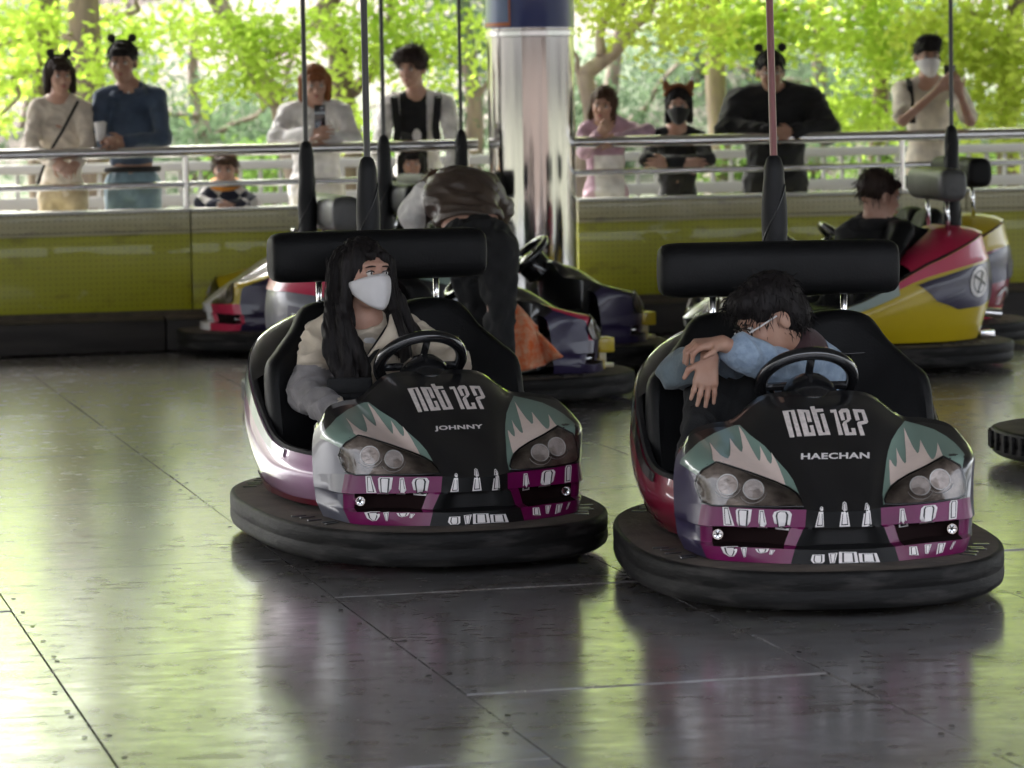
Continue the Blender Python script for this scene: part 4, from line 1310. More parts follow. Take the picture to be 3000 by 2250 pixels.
    # artwork
    if L.get('art', True):
        mk('fender_print', 'fprintL', lambda: decal([FP_L], .0014, .012), CP['green'], car, None)
        mk('fender_print', 'fprintR', lambda: decal([FP_R], .0014, .012), CP['green'], car, None)
        mk('flame_print', 'flameL', lambda: decal([FL_L], .0030, .012), L.get('flame', MT['decal_pink']), car, None)
        mk('flame_print', 'flameR', lambda: decal([FL_R], .0030, .012), L.get('flame', MT['decal_pink']), car, None)
        for i, t in enumerate(TEETH + TEETH_LOW):
            th = mk('tooth_print', 'tooth%d' % i, lambda: decal([t], .0012, .014), MT['decal_white'], car, None)
            mk('tooth_line', 'toothline%d' % i, lambda: decal([tooth_lines(t)[0]], .0018, .014), MT['decal_black'], th, None)
            mk('tooth_core', 'toothcore%d' % i, lambda: decal([tooth_lines(t)[1]], .0024, .014), MT['decal_white'], th, None)
        for i, q_ in enumerate(GLYPHS):
            mk('letter', 'glyph%d' % i, lambda: decal([q_], .0014, .014), MT['decal_letter'], car, None)
    if word:
        c0, c1 = ZA([(1352, 838), (2090, 826)])
        if len(word) < 7:
            c0, c1 = ZA([(1395, 838), (1990, 828)])
        for vf in islands(word_decal(word, c0, c1, .0185, .0015)):
            part('letter', vf, MT['decal_white'], car, False, None)
    # seats
    for s in (-1, 1):
        b = mk('backrest', 'back%d' % s, lambda: backrest_mesh(s), MT['leather'], car, 60)
        mk('seam', 'seam%d' % s, lambda: seam_pts(s), MT['decal_black'], b, None)
    mk('seat_cushion', 'cushion', lambda: merge(box(-.19, .12, .27, .36, .40, .14, .03), box(.19, .12, .27, .36, .40, .14, .03)), MT['leather'], car, 60)
    mk('rear_deck', 'deck', lambda: crown_deck(), L.get('deck', L['rim']), car, 50)
    # headrest roll on two stalks
    hr = mk('headrest', 'headrest', headrest_mesh, MT['worn_leather'] if worn else MT['leather'], car, 60)
    hr.location = (0.0, hr_y, hr_z)
    st = mk('headrest_stalk', 'stalk-1', lambda: tube([(-.215, .01, -.26), (-.215, 0, -.05)], .011, 10), MT['chrome'], hr, None)
    st = mk('headrest_stalk', 'stalk1', lambda: tube([(.215, .01, -.26), (.215, 0, -.05)], .011, 10), MT['chrome'], hr, None)
    # pick-up pole
    if not has_pole: return car
    bo = mk('pole_boot', 'boot', boot_mesh, MT['boot'], car, None)
    bo.location = (.02, pole_y, 0)
    mk('wrap_seam', 'wrapseam', wrap_seam, MT['decal_black'], bo, None)
    pk = 'polemesh%.2f_%.2f' % pole_lean
    po = mk('pole', pk, lambda: merge(tube([(0, 0, 1.29), (pole_lean[0], pole_lean[1], 3.2)], .0125, 12), box(pole_lean[0], pole_lean[1], 3.195, .10, .03, .03, .004)), MT[pole_mat], bo, 40)
    return car

def crown_deck():
    rows = []
    cen = np.array([0, .22])
    idx = [i for i, (x, y) in enumerate(OUT) if y > .36]
    ids = sorted(idx, key=lambda i: -OUT[i][0])
    for k, dz in ((.955, .012), (.90, .03), (.80, .045), (.66, .05), (.55, .03)):
        rows.append([(OUT[i][0] * k, max(.36, cen[1] + (OUT[i][1] - cen[1]) * k), rim_z(OUT[i][1]) + dz) for i in ids])
    return gridmesh(rows)

GRP = 'bumper cars in the hall'
hero_l = dict(hood=CP['black'], fender=CP['black'], flank=CP['silver'], chin=CP['purple'], nose=MT['dull_black'], hull=CP['mauve'], rim=CP['teal'], sill=CP['red'], deck=CP['black'])
hero_r = dict(hood=CP['black'], fender=CP['black'], flank=CP['navy'], chin=CP['purple'], nose=MT['dull_black'], hull=CP['red'], rim=CP['black'], sill=CP['red'], deck=CP['black'])
car_l = make_car('black and grey green bumper car with mauve side, driven by the masked woman', CARS['L'], hero_l, GRP, True, 'JOHNNY', .972)
car_r = make_car('black and grey green bumper car with dark red side, man with crossed arms aboard', CARS['R'], hero_r, GRP, True, 'HAECHAN', .953, pole_mat='red_pole', pole_lean=(-.03, 0))

# parked cars along the wall: livery patches of their own
wdir = np.array([math.cos(YAW), math.sin(YAW)])
def along(px, py, z, half):                   # ring end at photo pixel -> centre of the car, stepping `half` along the wall
    d = fw * F_PX + cam_r * (px - 1500) + cam_u * (1125 - py)
    t = (z - CAM_H) / d[2]
    p = (np.array([0, 0, CAM_H]) + d * t)[:2]
    return p + wdir * half
c1 = along(494, 968, .146, .96)
car_1 = make_car('bumper car with yellow bonnet and red chin parked nose left by the wall', (c1[0], c1[1] - .02, -math.pi / 2 + YAW),
                 dict(hood=CP['white'], fender=CP['yellow'], flank=CP['navy'], chin=CP['pink'], nose=CP['white'], hull=CP['red'], rim=CP['white'], sill=CP['red'], art=False), GRP, hr_y=.6, pole_y=.86)
c3 = along(1857, 1074, .146, -.93)
car_3 = make_car('dark violet bumper car with yellow nose block, orange cloth over its side', (c3[0], c3[1], math.pi / 2 + YAW),
                 dict(hood=CP['black'], fender=CP['pink'], flank=CP['navy'], chin=CP['navy'], nose=CP['yellow'], hull=CP['silver'], rim=CP['pink'], sill=CP['teal'], art=False), GRP, worn=True, hr_y=.6, pole_y=.72)
c4 = along(1922, 992, .146, -.83)
car_4 = make_car('black bumper car with pale teal sill parked nose right before the steel column', (c4[0], c4[1], math.pi / 2 + YAW),
                 dict(hood=CP['black'], fender=CP['black'], flank=CP['navy'], chin=CP['navy'], nose=CP['yellow'], hull=CP['black'], rim=CP['green'], sill=CP['teal'], art=False), GRP, hr_y=.6, pole_y=.70)
p5 = at(2400, 1000, 18.55)
car_5 = make_car('yellow and pink bumper car with white cross emblem on its tail, boy aboard', (p5[0], 18.55, -math.radians(83)),
                 dict(hood=CP['white'], fender=CP['cream'], flank=CP['black'], chin=CP['cream'], nose=CP['black'], hull=CP['yellow'], rim=CP['pink'], sill=CP['yellow'], deck=CP['pink'], art=False), GRP, worn=True, hr_y=.66, hr_z=1.0, pole_y=.74)
p6 = at(2505, 960, 20.1)
car_6 = make_car('bumper car with yellow rim and red tail parked behind the yellow and pink one', (p6[0], 20.15, -math.radians(80)),
                 dict(hood=CP['black'], fender=CP['yellow'], flank=CP['navy'], chin=CP['pink'], nose=CP['white'], hull=CP['red'], rim=CP['yellow'], sill=CP['pink'], deck=CP['yellow'], art=False), GRP, hr_y=.66, hr_z=1.02, has_pole=False)
p7 = at(2940, 1261, 13.75)
car_7 = make_car('bumper car cut off by the right picture edge, only its ribbed bumper in view', (p7[0] + .865, 13.8, -math.pi / 2 + .12),
                 dict(hood=CP['black'], fender=CP['green'], flank=CP['navy'], chin=CP['purple'], nose=CP['black'], hull=CP['navy'], rim=CP['black'], sill=CP['red'], art=False), GRP)
R7, N7 = ribs_mesh()
rib_me = mesh_from('rib', *box(0, 0, .098, .022, .018, .07, .004), MT['rubber'], True, 40)
for i in range(68, 113, 2):
    o = link('rib', rib_me, car_7)
    (x, y), (nx, ny) = R7[i], N7[i]
    o.location = (x + nx * .004, y + ny * .004, 0); o.rotation_euler = (0, 0, math.atan2(ny, nx) + math.pi / 2)

# navy patches, white cross emblem and exhaust on the tail of the yellow and pink car
def hp(car, name, vf, mat, parent=None):
    return part(name, vf, mat, parent or car, True, None)
pt = hp(car_5, 'flank_patch', hull_patch(.22, 1.50, lambda t: float(np.interp(t, [0, .12, .3, .55, .8, 1], [.84, .52, .36, .34, .38, .42])), lambda t: .885 - .13 * math.sin((.14 + t * .31) * math.pi) - .01, 48, 8, .005), CP['navy'])
for a0, a1, f0, f1 in ((.34, .66, .52, .56), (.38, .68, .47, .49), (.46, .66, .415, .43)):
    hp(car_5, 'streak', hull_patch(a0, a1, (lambda t, f0=f0: f0 + .03 * t), (lambda t, f0=f0, f1=f1: f0 + .003 + (f1 - f0 + .012) * t), 14, 3, .008), CP['silver'], pt)
hp(car_5, 'front_band', hull_patch(-.75, .10, .80, 1.0, 20, 4, .006), CP['teal'])
EA, EF = .88, .60
em = hp(car_5, 'emblem', shape_patch(EA, EF, .150, .155, off=.010), MT['decal_white'])
hp(car_5, 'emblem_ring', shape_patch(EA, EF, .112, .115, off=.0125, inner=.90, m=2), MT['decal_black'], em)
hp(car_5, 'emblem_disc', shape_patch(EA, EF, .100, .103, off=.0115), MT['decal_white'], em)
def bar(a0, f0, a1, f1, w):
    n = 10
    P = lambda a, f: hull_patch(a, a + 1e-4, f, f + 1e-4, 1, 1, .015)[0][0]
    d = np.array([a1 - a0, f1 - f0]); d /= np.linalg.norm(d); nx, nf = -d[1] * w, d[0] * w
    return gridmesh([[P(a0 + (a1 - a0) * t + k * nx, f0 + (f1 - f0) * t + k * nf) for t in np.linspace(0, 1, n)] for k in (-1, 0, 1)])
hp(car_5, 'emblem_bar', bar(EA - .10, EF + .085, EA + .10, EF - .055, .014), MT['decal_black'], em)
hp(car_5, 'emblem_bar', bar(EA - .05, EF - .11, EA + .055, EF + .10, .015), MT['decal_black'], em)
hp(car_6, 'flank_patch', hull_patch(.3, 1.9, .42, .78, 40, 6, .005), CP['navy'])
hp(car_6, 'tail_lamp', hull_patch(1.0, 1.6, .44, .60, 14, 4, .009), CP['silver'])
hp(car_6, 'squiggle', merge(*[hull_patch(.85 + k * .1, .96 + k * .1, (lambda t, k=k: .24 + .06 * math.sin((k + t) * 1.1)), (lambda t, k=k: .28 + .06 * math.sin((k + t) * 1.1)), 6, 2, .008) for k in range(6)]), CP['white'])
part('exhaust', tube([(.06, .86, .30), (.06, 1.00, .285)], .028, 16), MT['chrome'], car_5, True, 40)
part('tail_foot', box(.0, .93, .17, .10, .08, .05, .01), MT['chrome'], car_5, True, 40)
# silver tail with framed plate and yellow blocks on the dark violet car
fr_ = hp(car_3, 'plate_frame', hull_patch(2.02, 2.62, .22, .66, 16, 6, .006), CP['navy'])
hp(car_3, 'plate', hull_patch(2.09, 2.55, .28, .60, 16, 6, .010), CP['white'], fr_)
for c_ in (car_3, car_4):
    part('nose_block', box(0, -.775, .265, .13, .08, .075, .01), CP['yellow'], c_, True, 40)
    part('nose_foot', merge(box(0, -.765, .20, .035, .035, .07, .004), box(0, -.775, .163, .12, .07, .022, .006)), CP['cream'], c_, True, 40)
part('tail_block', box(-.30, .90, .24, .16, .12, .11, .015), CP['yellow'], car_3, True, 40)

# ------------------------------------------------------------------ people
def cloth(name, col, col2=None, rough=0.85, nscale=14, sheen=0.15, bump=0.25, bscale=120):
    return newmat(name, col, rough=rough, col2=col2 or tuple(c * 0.72 for c in col), nscale=nscale, sheen=sheen, bump=bump, bscale=bscale)
def skinmat(name, col):
    m = newmat(name, col, rough=0.5, col2=(col[0] * .88, col[1] * .78, col[2] * .74), nscale=16, bump=0.06, bscale=180)
    m.node_tree.nodes['Principled BSDF'].inputs['Subsurface Weight'].default_value = 0.08
    m.node_tree.nodes['Principled BSDF'].inputs['Subsurface Radius'].default_value = (0.012, 0.005, 0.003)
    return m
SKIN = skinmat('skin', (0.50, 0.31, 0.235)); SKIN2 = skinmat('skin_tan', (0.42, 0.25, 0.18))
def hairmat(name, col):
    return newmat(name, col, rough=0.55, spec=0.16, col2=tuple(c * 1.7 + .001 for c in col), nscale=55, contrast=(.5, .75), bump=0.5, bscale=70, stretch=(1, 1, 0.12))
HAIR_BLACK = hairmat('hair_black', (0.012, 0.010, 0.010)); HAIR_BROWN = hairmat('hair_brown', (0.06, 0.032, 0.02)); HAIR_RED = hairmat('hair_reddish', (0.20, 0.075, 0.03))
HAIR_DARK = hairmat('hair_dark_brown', (0.028, 0.018, 0.015))
EYEW = newmat('eye_white', (0.62, 0.58, 0.55), rough=0.2); IRIS = newmat('iris', (0.015, 0.008, 0.006), rough=0.1, coat=1.0)
SHOE = newmat('shoe_dark', (0.02, 0.02, 0.022), rough=0.6)
LIP = newmat('lip', (0.36, 0.12, 0.10), rough=0.4)
MASKW = newmat('mask_white', (0.70, 0.68, 0.68), rough=0.8, noise=0.06, nscale=30, bump=0.1, bscale=60); MASKB = cloth('mask_black', (0.012, 0.012, 0.013))
PHONE = newmat('phone_black', (0.01, 0.01, 0.012), rough=0.15, coat=0.8)
LENS = newmat('phone_lens', (0.05, 0.05, 0.06), rough=0.05, coat=1.0)

def euler(yaw, pitch, roll):
    """head turn: yaw > 0 turns the face towards picture right, pitch > 0 looks down, roll > 0 tips towards picture right"""
    return np.array(Matrix.Rotation(yaw, 3, 'Z') @ Matrix.Rotation(pitch, 3, 'X') @ Matrix.Rotation(roll, 3, 'Y'))

def head_field(F, c, R, s, mask=False):
    c = np.array(c)
    P = lambda *v: c + R @ (np.array(v) * s)
    E = lambda v, r, k=.015, op='add': F.ell(P(*v), np.array(r) * s, R, k * s, op)
    C = lambda a, b, ra, rb, k=.01: F.cap(P(*a), P(*b), ra * s, rb * s, k * s)
    E((0, .014, .032), (.074, .092, .086), .02)
    E((0, -.030, -.022), (.061, .062, .072), .03)
    E((0, -.040, -.078), (.040, .040, .032), .03)
    E((0, -.068, -.098), (.018, .016, .013), .02)
    E((0, -.078, .032), (.050, .016, .014), .02)
    for sx in (-1, 1):
        E((sx * .036, -.070, -.028), (.020, .018, .018), .02)
        E((sx * .031, -.100, .006), (.019, .014, .011), .012, 'sub')
        E((sx * .076, .012, -.008), (.010, .019, .031), .008)
        C((sx * .011, -.096, -.030), (sx * .009, -.092, -.031), .008, .007, .006)
    C((0, -.088, .006), (0, -.109, -.026), .0085, .0125, .010)
    E((0, -.094, -.056), (.021, .010, .0055), .006)
    E((0, -.092, -.066), (.019, .010, .006), .006)

def hand_field(F, w, fdir, nrm, s=1.0, curl=0.5, thumb=1, spread=.12, k=.006):
    """palm and five bent fingers: w wrist, fdir direction of the knuckles, nrm direction the back of the hand faces"""
    w = np.array(w, float); f = np.array(fdir, float); f /= np.linalg.norm(f)
    n = np.array(nrm, float); n -= f * (n @ f); n /= np.linalg.norm(n)
    x = np.cross(f, n) * thumb
    kn = []
    for i, (ox, L, r) in enumerate(((-.030, .062, .0078), (-.010, .072, .0084), (.011, .069, .0084), (.031, .058, .0080))):
        # ox from little finger side to index side
        base = w + f * (.086 - .006 * abs(i - 1.5)) * s + x * ox * s
        F.cap(w + x * ox * .45 * s, base, .017 * s, .0115 * s, .014 * s)
        d = f + x * (ox * spread / .03)
        d /= np.linalg.norm(d)
        c1, c2 = curl * .75, curl * 1.7
        d1 = d * math.cos(c1) - n * math.sin(c1)
        d2 = d * math.cos(c2) - n * math.sin(c2)
        m = base + d1 * L * .52 * s
        F.cap(base, m, r * 1.12 * s, r * s, k * s)
        F.cap(m, m + d2 * L * .5 * s, r * s, r * .8 * s, k * s)
    tb = w + f * .022 * s + x * .026 * s
    t1 = tb + (f * .55 + x * .75 - n * .25) * .040 * s
    F.cap(w + f * .02 * s, tb, .016 * s, .013 * s, .014 * s)
    F.cap(tb, t1, .012 * s, .0098 * s, k * s)
    F.cap(t1, t1 + (f * .85 + x * .25 - n * .35) * .033 * s, .0098 * s, .0075 * s, k * s)

def limb_pts(F, pts, rad, k=.02, inf=0.0):
    for a, b, ra, rb in zip(pts[:-1], pts[1:], rad[:-1], rad[1:]):
        F.cap(a, b, ra + inf, rb + inf, k)

def bounds(pts, m):
    P = np.array(pts)
    return P.min(0) - m, P.max(0) + m

def add_eyes(root, c, R, s, mask=False, brows=True, gaze=0.0):
    P = lambda *v: tuple(np.array(c) + R @ (np.array(v) * s))
    hairm = root.get('_hair')
    for sx in (-1, 1):
        e = part('eye', ball(P(sx * .031, -.083, .006), .0118 * s, 14, 10), EYEW, root, True, None)
        part('iris', ball(P(sx * .031 + .0022 * gaze, -.0900, .006), .0060 * s, 10, 8), IRIS, e, True, None)
        part('eyelid', tube([P(sx * (.031 + t * .017), -.0935 + .006 * t * t, .0135 - .005 * t * t) for t in np.linspace(-1, 1, 7)], [.0012 * s, .0022 * s, .0026 * s, .0026 * s, .0026 * s, .0022 * s, .0012 * s], 6), HAIR_DARK, e, True, None)
        part('eyebrow', tube([P(sx * (.030 + t * .020), -.0955 + .010 * t * t * (1 if t * 1 > 0 else .3), .0295 - .003 * t * t - .0012 * t) for t in np.linspace(-1, 1, 6)], [.0012 * s, .0028 * s, .0034 * s, .0034 * s, .0026 * s, .001 * s], 6), HAIR_DARK, root, True, None)
    if not mask:
        part('lips', merge(ball(P(0, -.1015, -.0575), (.019 * s, .005 * s, .0042 * s), 12, 6), ball(P(0, -.1005, -.0645), (.016 * s, .005 * s, .0042 * s), 12, 6)), LIP, root, True, None)

def face_mask(root, c, R, s, mat, name='face_mask'):
    rows = []
    for v in np.linspace(0, 1, 11):
        row = []
        for u in np.linspace(-1, 1, 21):
            ph = u * 1.32
            bulge = math.sin(v * math.pi) ** .6
            ry = .106 + .020 * bulge * (1 - abs(u)) ** .5 - .002 * v
            rx = .078 - .017 * v ** 1.5
            ry += .007 * max(0, 1 - abs(u) * 5)
            z = (.004 - .030 * abs(u) ** 1.4) * (1 - v) + (-.119 + .054 * abs(u) ** 1.6) * v
            x = rx * math.sin(ph) * (1.0 + .03 * bulge)
            y = .012 - (ry + .012) * math.cos(ph) ** .9 if math.cos(ph) > 0 else .012
            row.append(np.array(c) + R @ (np.array((x, y, z)) * s))
        rows.append(row)
    V, Fs = gridmesh(rows)
    o = part(name, (V, Fs), mat, root, True, None)
    so = o.modifiers.new('thick', 'SOLIDIFY'); so.thickness = .003 * s
    P = lambda *v: tuple(np.array(c) + R @ (np.array(v) * s))
    part('mask_seam', tube([tuple(np.array(rows[i][10]) + R @ np.array((0, -.0015 * s, 0))) for i in range(1, 10)], .0013 * s, 5), CP_GREY, o, True, None)
    for sx in (-1, 1):
        part('ear_loop', tube(crom([P(sx * .066, -.02, -.035), P(sx * .082, .012, -.012), P(sx * .083, .034, -.005), P(sx * .079, .03, -.035), P(sx * .064, -.018, -.07)], 4), .0013 * s, 5), mat, o, True, None)
CP_GREY = newmat('seam_grey', (0.22, 0.21, 0.22), rough=0.8)

def strands(amp, f=46, seed=0):
    amp *= .55
    r = np.random.default_rng(seed); ph = r.uniform(0, 6, 4)
    def fn(V):
        a = np.arctan2(V[:, 1] - V[:, 1].mean(), V[:, 0] - V[:, 0].mean())
        x = V[:, 0] * 190 + 3 * np.sin(V[:, 2] * 14 + ph[0])
        y = V[:, 1] * 150 + 2 * np.sin(V[:, 2] * 11 + ph[1])
        return amp * (np.sin(x + ph[2]) * .5 + np.sin(y + ph[3]) * .5 + .5 * np.sin(x * 2.3 + y))
    return fn

def tufts(root, V, n, length, mat, seed=0, down=.6, rad=.0016, name='loose_hair'):
    r = np.random.default_rng(seed)
    V = np.asarray(V); c = V.mean(0)
    out = []
    for i in r.integers(0, len(V), n):
        p = V[i]; nrm = p - c; nrm /= np.linalg.norm(nrm) + 1e-6
        d = nrm * .22 + np.array([0, 0, -down]) + r.normal(0, .28, 3)
        d -= nrm * max(0, -(d @ nrm)) ; d /= np.linalg.norm(d)
        L = length * r.uniform(.5, 1.3)
        pts = [p - nrm * .004, p + d * L * .4 + nrm * .003, p + d * L * .75 + np.array([0, 0, -.12 * L * down]), p + d * L + np.array([0, 0, -.3 * L * down])]
        out.append(tube(pts, [rad, rad, rad * .7, rad * .2], 3, False))
    o = part(name, merge(*out), mat, root, True, None)
    o['kind'] = 'stuff'
    return o

def hair(root, c, R, s, style, mat, h=.007, extra=()):
    c = np.array(c)
    P = lambda *v: c + R @ (np.array(v) * s)
    lo, hi = c - .17 * s, c + .17 * s
    for a, b, ra, rb in extra:
        lo = np.minimum(lo, np.minimum(a, b) - .08); hi = np.maximum(hi, np.maximum(a, b) + .08)
    if style in ('bob', 'long'): lo = lo - np.array([.03, .03, .12])
    F = Field(lo, hi, h)
    E = lambda v, r, k=.015, op='add': F.ell(P(*v), np.array(r) * s, R, k * s, op)
    if style in ('short', 'crop', 'top', 'curly'):
        E((0, .020, .045), (.084, .099, .088), .02)
        if style == 'top': E((0, -.035, .112), (.070, .062, .036), .03); E((.03, -.06, .10), (.05, .04, .03), .03)
        if style == 'curly': E((0, .0, .06), (.098, .108, .088), .03); E((-.03, -.05, .075), (.07, .06, .05), .03)
        E((0, -.115, -.03), (.070, .075, .100), .012, 'sub')
        E((0, -.02, -.105), (.12, .10, .085), .012, 'sub')
        if style in ('top', 'curly'): E((0, -.078, .068), (.064, .030, .030), .015)
        if style in ('short', 'crop'): E((0, -.078, .066), (.058, .024, .026), .012)
    elif style == 'bob':
        E((0, .018, .035), (.090, .103, .096), .02)
        for sx in (-1, 1):
            F.cap(P(sx * .075, .0, .03), P(sx * .080, -.012, -.085), .034 * s, .026 * s, .02 * s)
        F.cap(P(0, .07, .03), P(0, .06, -.085), .05 * s, .04 * s, .03 * s)
        E((0, -.105, -.045), (.056, .075, .085), .012, 'sub')
        E((0, -.080, .056), (.056, .022, .028), .012)
    elif style == 'long':
        E((0, .018, .036), (.088, .103, .096), .02)
        for sx in (-1, 1):
            F.cap(P(sx * .070, .0, .04), P(sx * .076, .0, -.10), .026 * s, .024 * s, .02 * s)
        F.cap(P(0, .065, .03), P(0, .065, -.16), .050 * s, .05 * s, .03 * s)
        E((0, -.108, -.034), (.055, .075, .106), .010, 'sub')
        E((-.026, -.084, .068), (.026, .010, .018), .010)
        E((.036, -.080, .060), (.016, .010, .026), .010)
    for a, b, ra, rb in extra:
        F.cap(a, b, ra, rb, .02)
    V, Fs = F.mesh()
    o = link('hair', nmesh('hair', V, Fs, mat, strands((.0075 if style == 'long' else .0034) * s)), root)
    if style in ('short', 'crop', 'top', 'curly'): tufts(o, V, 260, .035 * s, mat, 3, .5 if style != 'curly' else .1, .0028)
    return o

def nmesh_multi(name, V, Fs, mats, pick, disp=None):
    me = nmesh(name, V, Fs, mats[0], disp)
    for m in mats[1:]: me.materials.append(m)
    ctr = np.asarray(V)[np.asarray(Fs)].mean(1)
    me.polygons.foreach_set('material_index', pick(ctr).astype(np.int32))
    return me

def person(label, J, top=None, legs=None, hair_=('short', HAIR_BLACK), skin=SKIN, face=(0, 0, 0), hs=1.0, build=1.0, sleeve=1.0, h=.009, hb=None,
           hands=None, mask=None, top_h=None, group='onlookers behind the barrier', legz=None, extra_hair=(), top_pick=None, inflate=.010, wr=.006, ground=None, waist=0.0, coat_len=0.0, hand_s=1.0):
    """J: world joints head, neck, chest, pelvis, shL, shR, elL, elR, wrL, wrR, hipL.. knL.. anL.. (L/R as seen in the picture)"""
    base = np.array([J['pelvis'][0], J['pelvis'][1], ground if ground is not None else 0.13])
    root = empty('person', tuple(base))
    tag(root, label, 'person', group)
    Q = {k: np.array(v, float) - base for k, v in J.items()}
    R = euler(*[math.radians(a) for a in face])
    b = build
    # ---- body
    pts = list(Q.values())
    lo, hi = bounds(pts, .20)
    F = Field(lo, hi, hb or h)
    head_field(F, Q['head'], R, hs)
    F.cap(Q['neck'], Q['head'] + R @ np.array((0, .018, -.05)) * hs, .050 * hs, .049 * hs, .02)
    def torso(F, i, full=True):
        sh = (Q['shL'] + Q['shR']) / 2
        ax = (Q['shR'] - Q['shL']); w = np.linalg.norm(ax); ax /= w
        upv = (sh - Q['pelvis']); upv /= np.linalg.norm(upv)
        fwd = np.cross(upv, ax); fwd /= np.linalg.norm(fwd)
        ax2 = np.cross(fwd, upv)
        Rt = np.stack([ax2, fwd, upv], 1)
        F.ell(Q['chest'], np.array((.150 * b, .098 * b, .165)) + i, Rt, .05)
        F.ell((Q['chest'] + Q['pelvis']) / 2, np.array((.128 * b, .092 * b, .16)) + i, Rt, .05)
        F.cap(Q['shL'] + ax * .02, Q['shR'] - ax * .02, .046 * b + i, None, .05)
        F.cap(Q['neck'], sh, .052 + i * .6, .07 * b + i, .04)
        for e in ('shL', 'shR'):
            F.cap(Q['neck'] + upv * .015, Q['neck'] * .35 + Q[e] * .65 + upv * .012, .040 * b + i * .7, .040 * b + i, .05)
        F.ell(Q['pelvis'], np.array((.145 * b, .100 * b, .11)) + i, Rt, .05)
    torso(F, 0)
    for s_ in 'LR':
        limb_pts(F, [Q['sh' + s_], Q['el' + s_], Q['wr' + s_]], [.044 * b, .035 * b, .0245], .02)
        if 'kn' + s_ in Q:
            limb_pts(F, [Q['hip' + s_], Q['kn' + s_], Q['an' + s_]], [.072 * b, .048, .036], .03)
            F.cap(Q['an' + s_] + [0, .02, -.03], Q['an' + s_] + [0, -.13, -.05], .035, .03, .02)
        if hands and s_ in hands:
            fd, nn, cu, th = hands[s_]
            hand_field(F, Q['wr' + s_], fd, nn, hand_s, cu, th)
        elif ('wr' + s_) in Q:
            d = Q['wr' + s_] - Q['el' + s_]
            hand_field(F, Q['wr' + s_], d, (0, -1, .2) if abs(d[1]) < abs(d[2]) + abs(d[0]) else (0, 0, 1), hand_s, .5, 1)
    V, Fs = F.mesh()
    link('body', nmesh('body', V, Fs, skin), root)
    # ---- clothes
    if top is not None:
        mats = top if isinstance(top, (list, tuple)) else [top]
        F = Field(lo - .03, hi + .03, top_h or h)
        torso(F, inflate)
        for s_ in 'LR':
            e, w_ = Q['el' + s_], Q['wr' + s_]
            S_ = Q['sh' + s_]
            if sleeve >= 1:
                limb_pts(F, [S_, e, w_ - (w_ - e) * .06], [.050 * b + inflate, .043 * b + inflate, .033 + inflate * .8], .03)
            elif sleeve > .5:
                t = (sleeve - .5) * 2
                limb_pts(F, [S_, e, e + (w_ - e) * t], [.056 * b + inflate, .048 * b + inflate, .042 + inflate], .03)
            elif sleeve > 0:
                limb_pts(F, [S_, S_ + (e - S_) * sleeve * 2], [.056 * b + inflate, .056 * b + inflate], .03)
        if coat_len:
            F.cap(Q['pelvis'], Q['pelvis'] - np.array([0, 0, coat_len]), .165 * b + inflate, .15 * b + inflate, .06)
        F.cap(Q['neck'] + [0, -.03, .03], Q['neck'] + [0, -.045, .12], .060, .075, .015, 'sub')
        if legz is not None:
            F.ell(Q['pelvis'] + [0, 0, legz - .6], (.6, .6, .6), None, .02, 'sub')
        V, Fs = F.mesh()
        me = nmesh_multi('top', V, Fs, mats, (lambda c: top_pick(c + base)) if top_pick else (lambda c: np.zeros(len(c))), wrinkle(wr, 1.0, len(label)))
        link('top', me, root)
    if legs is not None:
        F = Field(lo - .03, hi + .03, h * 1.15)
        if waist:
            F.ell(Q['pelvis'] * (1 - waist) + Q['chest'] * waist, np.array((.165 * b, .125 * b, .13)), None, .04)
        F.ell(Q['pelvis'], np.array((.150 * b, .108 * b, .12)) + .010, None, .04)
        for s_ in 'LR':
            if 'kn' + s_ in Q:
                limb_pts(F, [Q['hip' + s_], Q['kn' + s_], Q['an' + s_]], [.088 * b, .060, .050], .03, .008)
        V, Fs = F.mesh()
        link('trousers', nmesh('trousers', V, Fs, legs, wrinkle(wr, 1.0, 3)), root)
    for s_ in 'LR':
        if legs is not None and 'an' + s_ in Q:
            a_ = Q['an' + s_]
            part('shoe', merge(ball(tuple(a_ + [0, -.045, -.045]), (.048 * hand_s, .135 * hand_s, .045), 14, 8), ball(tuple(a_ + [0, .01, -.015]), (.046, .055, .05), 12, 8)), SHOE, root, True, None)
    if hair_:
        hair(root, Q['head'], R, hs, hair_[0], hair_[1], .006 if hs > .9 and h <= .006 else .008, [(np.array(a) - base, np.array(b_) - base, ra, rb) for a, b_, ra, rb in extra_hair])
    add_eyes(root, Q['head'], R, hs, mask is not None)
    if mask is not None:
        face_mask(root, Q['head'], R, hs, mask)
    return root, Q, R, base

def headband_ears(root, Q, R, hs, mat, r=.038, dx=.062, band=True, pos=.125, y=.0):
    c = Q['head']
    P = lambda *v: c + R @ (np.array(v) * hs)
    hb_ = part('headband', tube([tuple(P(.093 * math.sin(a), y + .008, .036 + .098 * math.cos(a))) for a in np.linspace(-1.5, 1.5, 17)], .006, 8), mat, root, True, None)
    for sx in (-1, 1):
        part('ear', ball(tuple(P(sx * dx, y, pos + .022)), (r, r * .55, r), 16, 10), mat, hb_, True, None)
    return hb_

def strip(pts, w, th, mat, root, name='strap', nrm=(0, -1, 0)):
    """flat band following points"""
    pts = [np.array(p, float) for p in pts]
    rows = []
    for i, p in enumerate(pts):
        d = pts[min(i + 1, len(pts) - 1)] - pts[max(i - 1, 0)]; d /= np.linalg.norm(d)
        n = np.array(nrm, float); n -= d * (n @ d); n /= np.linalg.norm(n)
        x = np.cross(d, n)
        rows.append([p + x * w + n * th, p - x * w + n * th, p - x * w - n * th, p + x * w - n * th])
    V, Fs = gridmesh(rows, True)
    return part(name, (V, Fs), mat, root, True, 40)

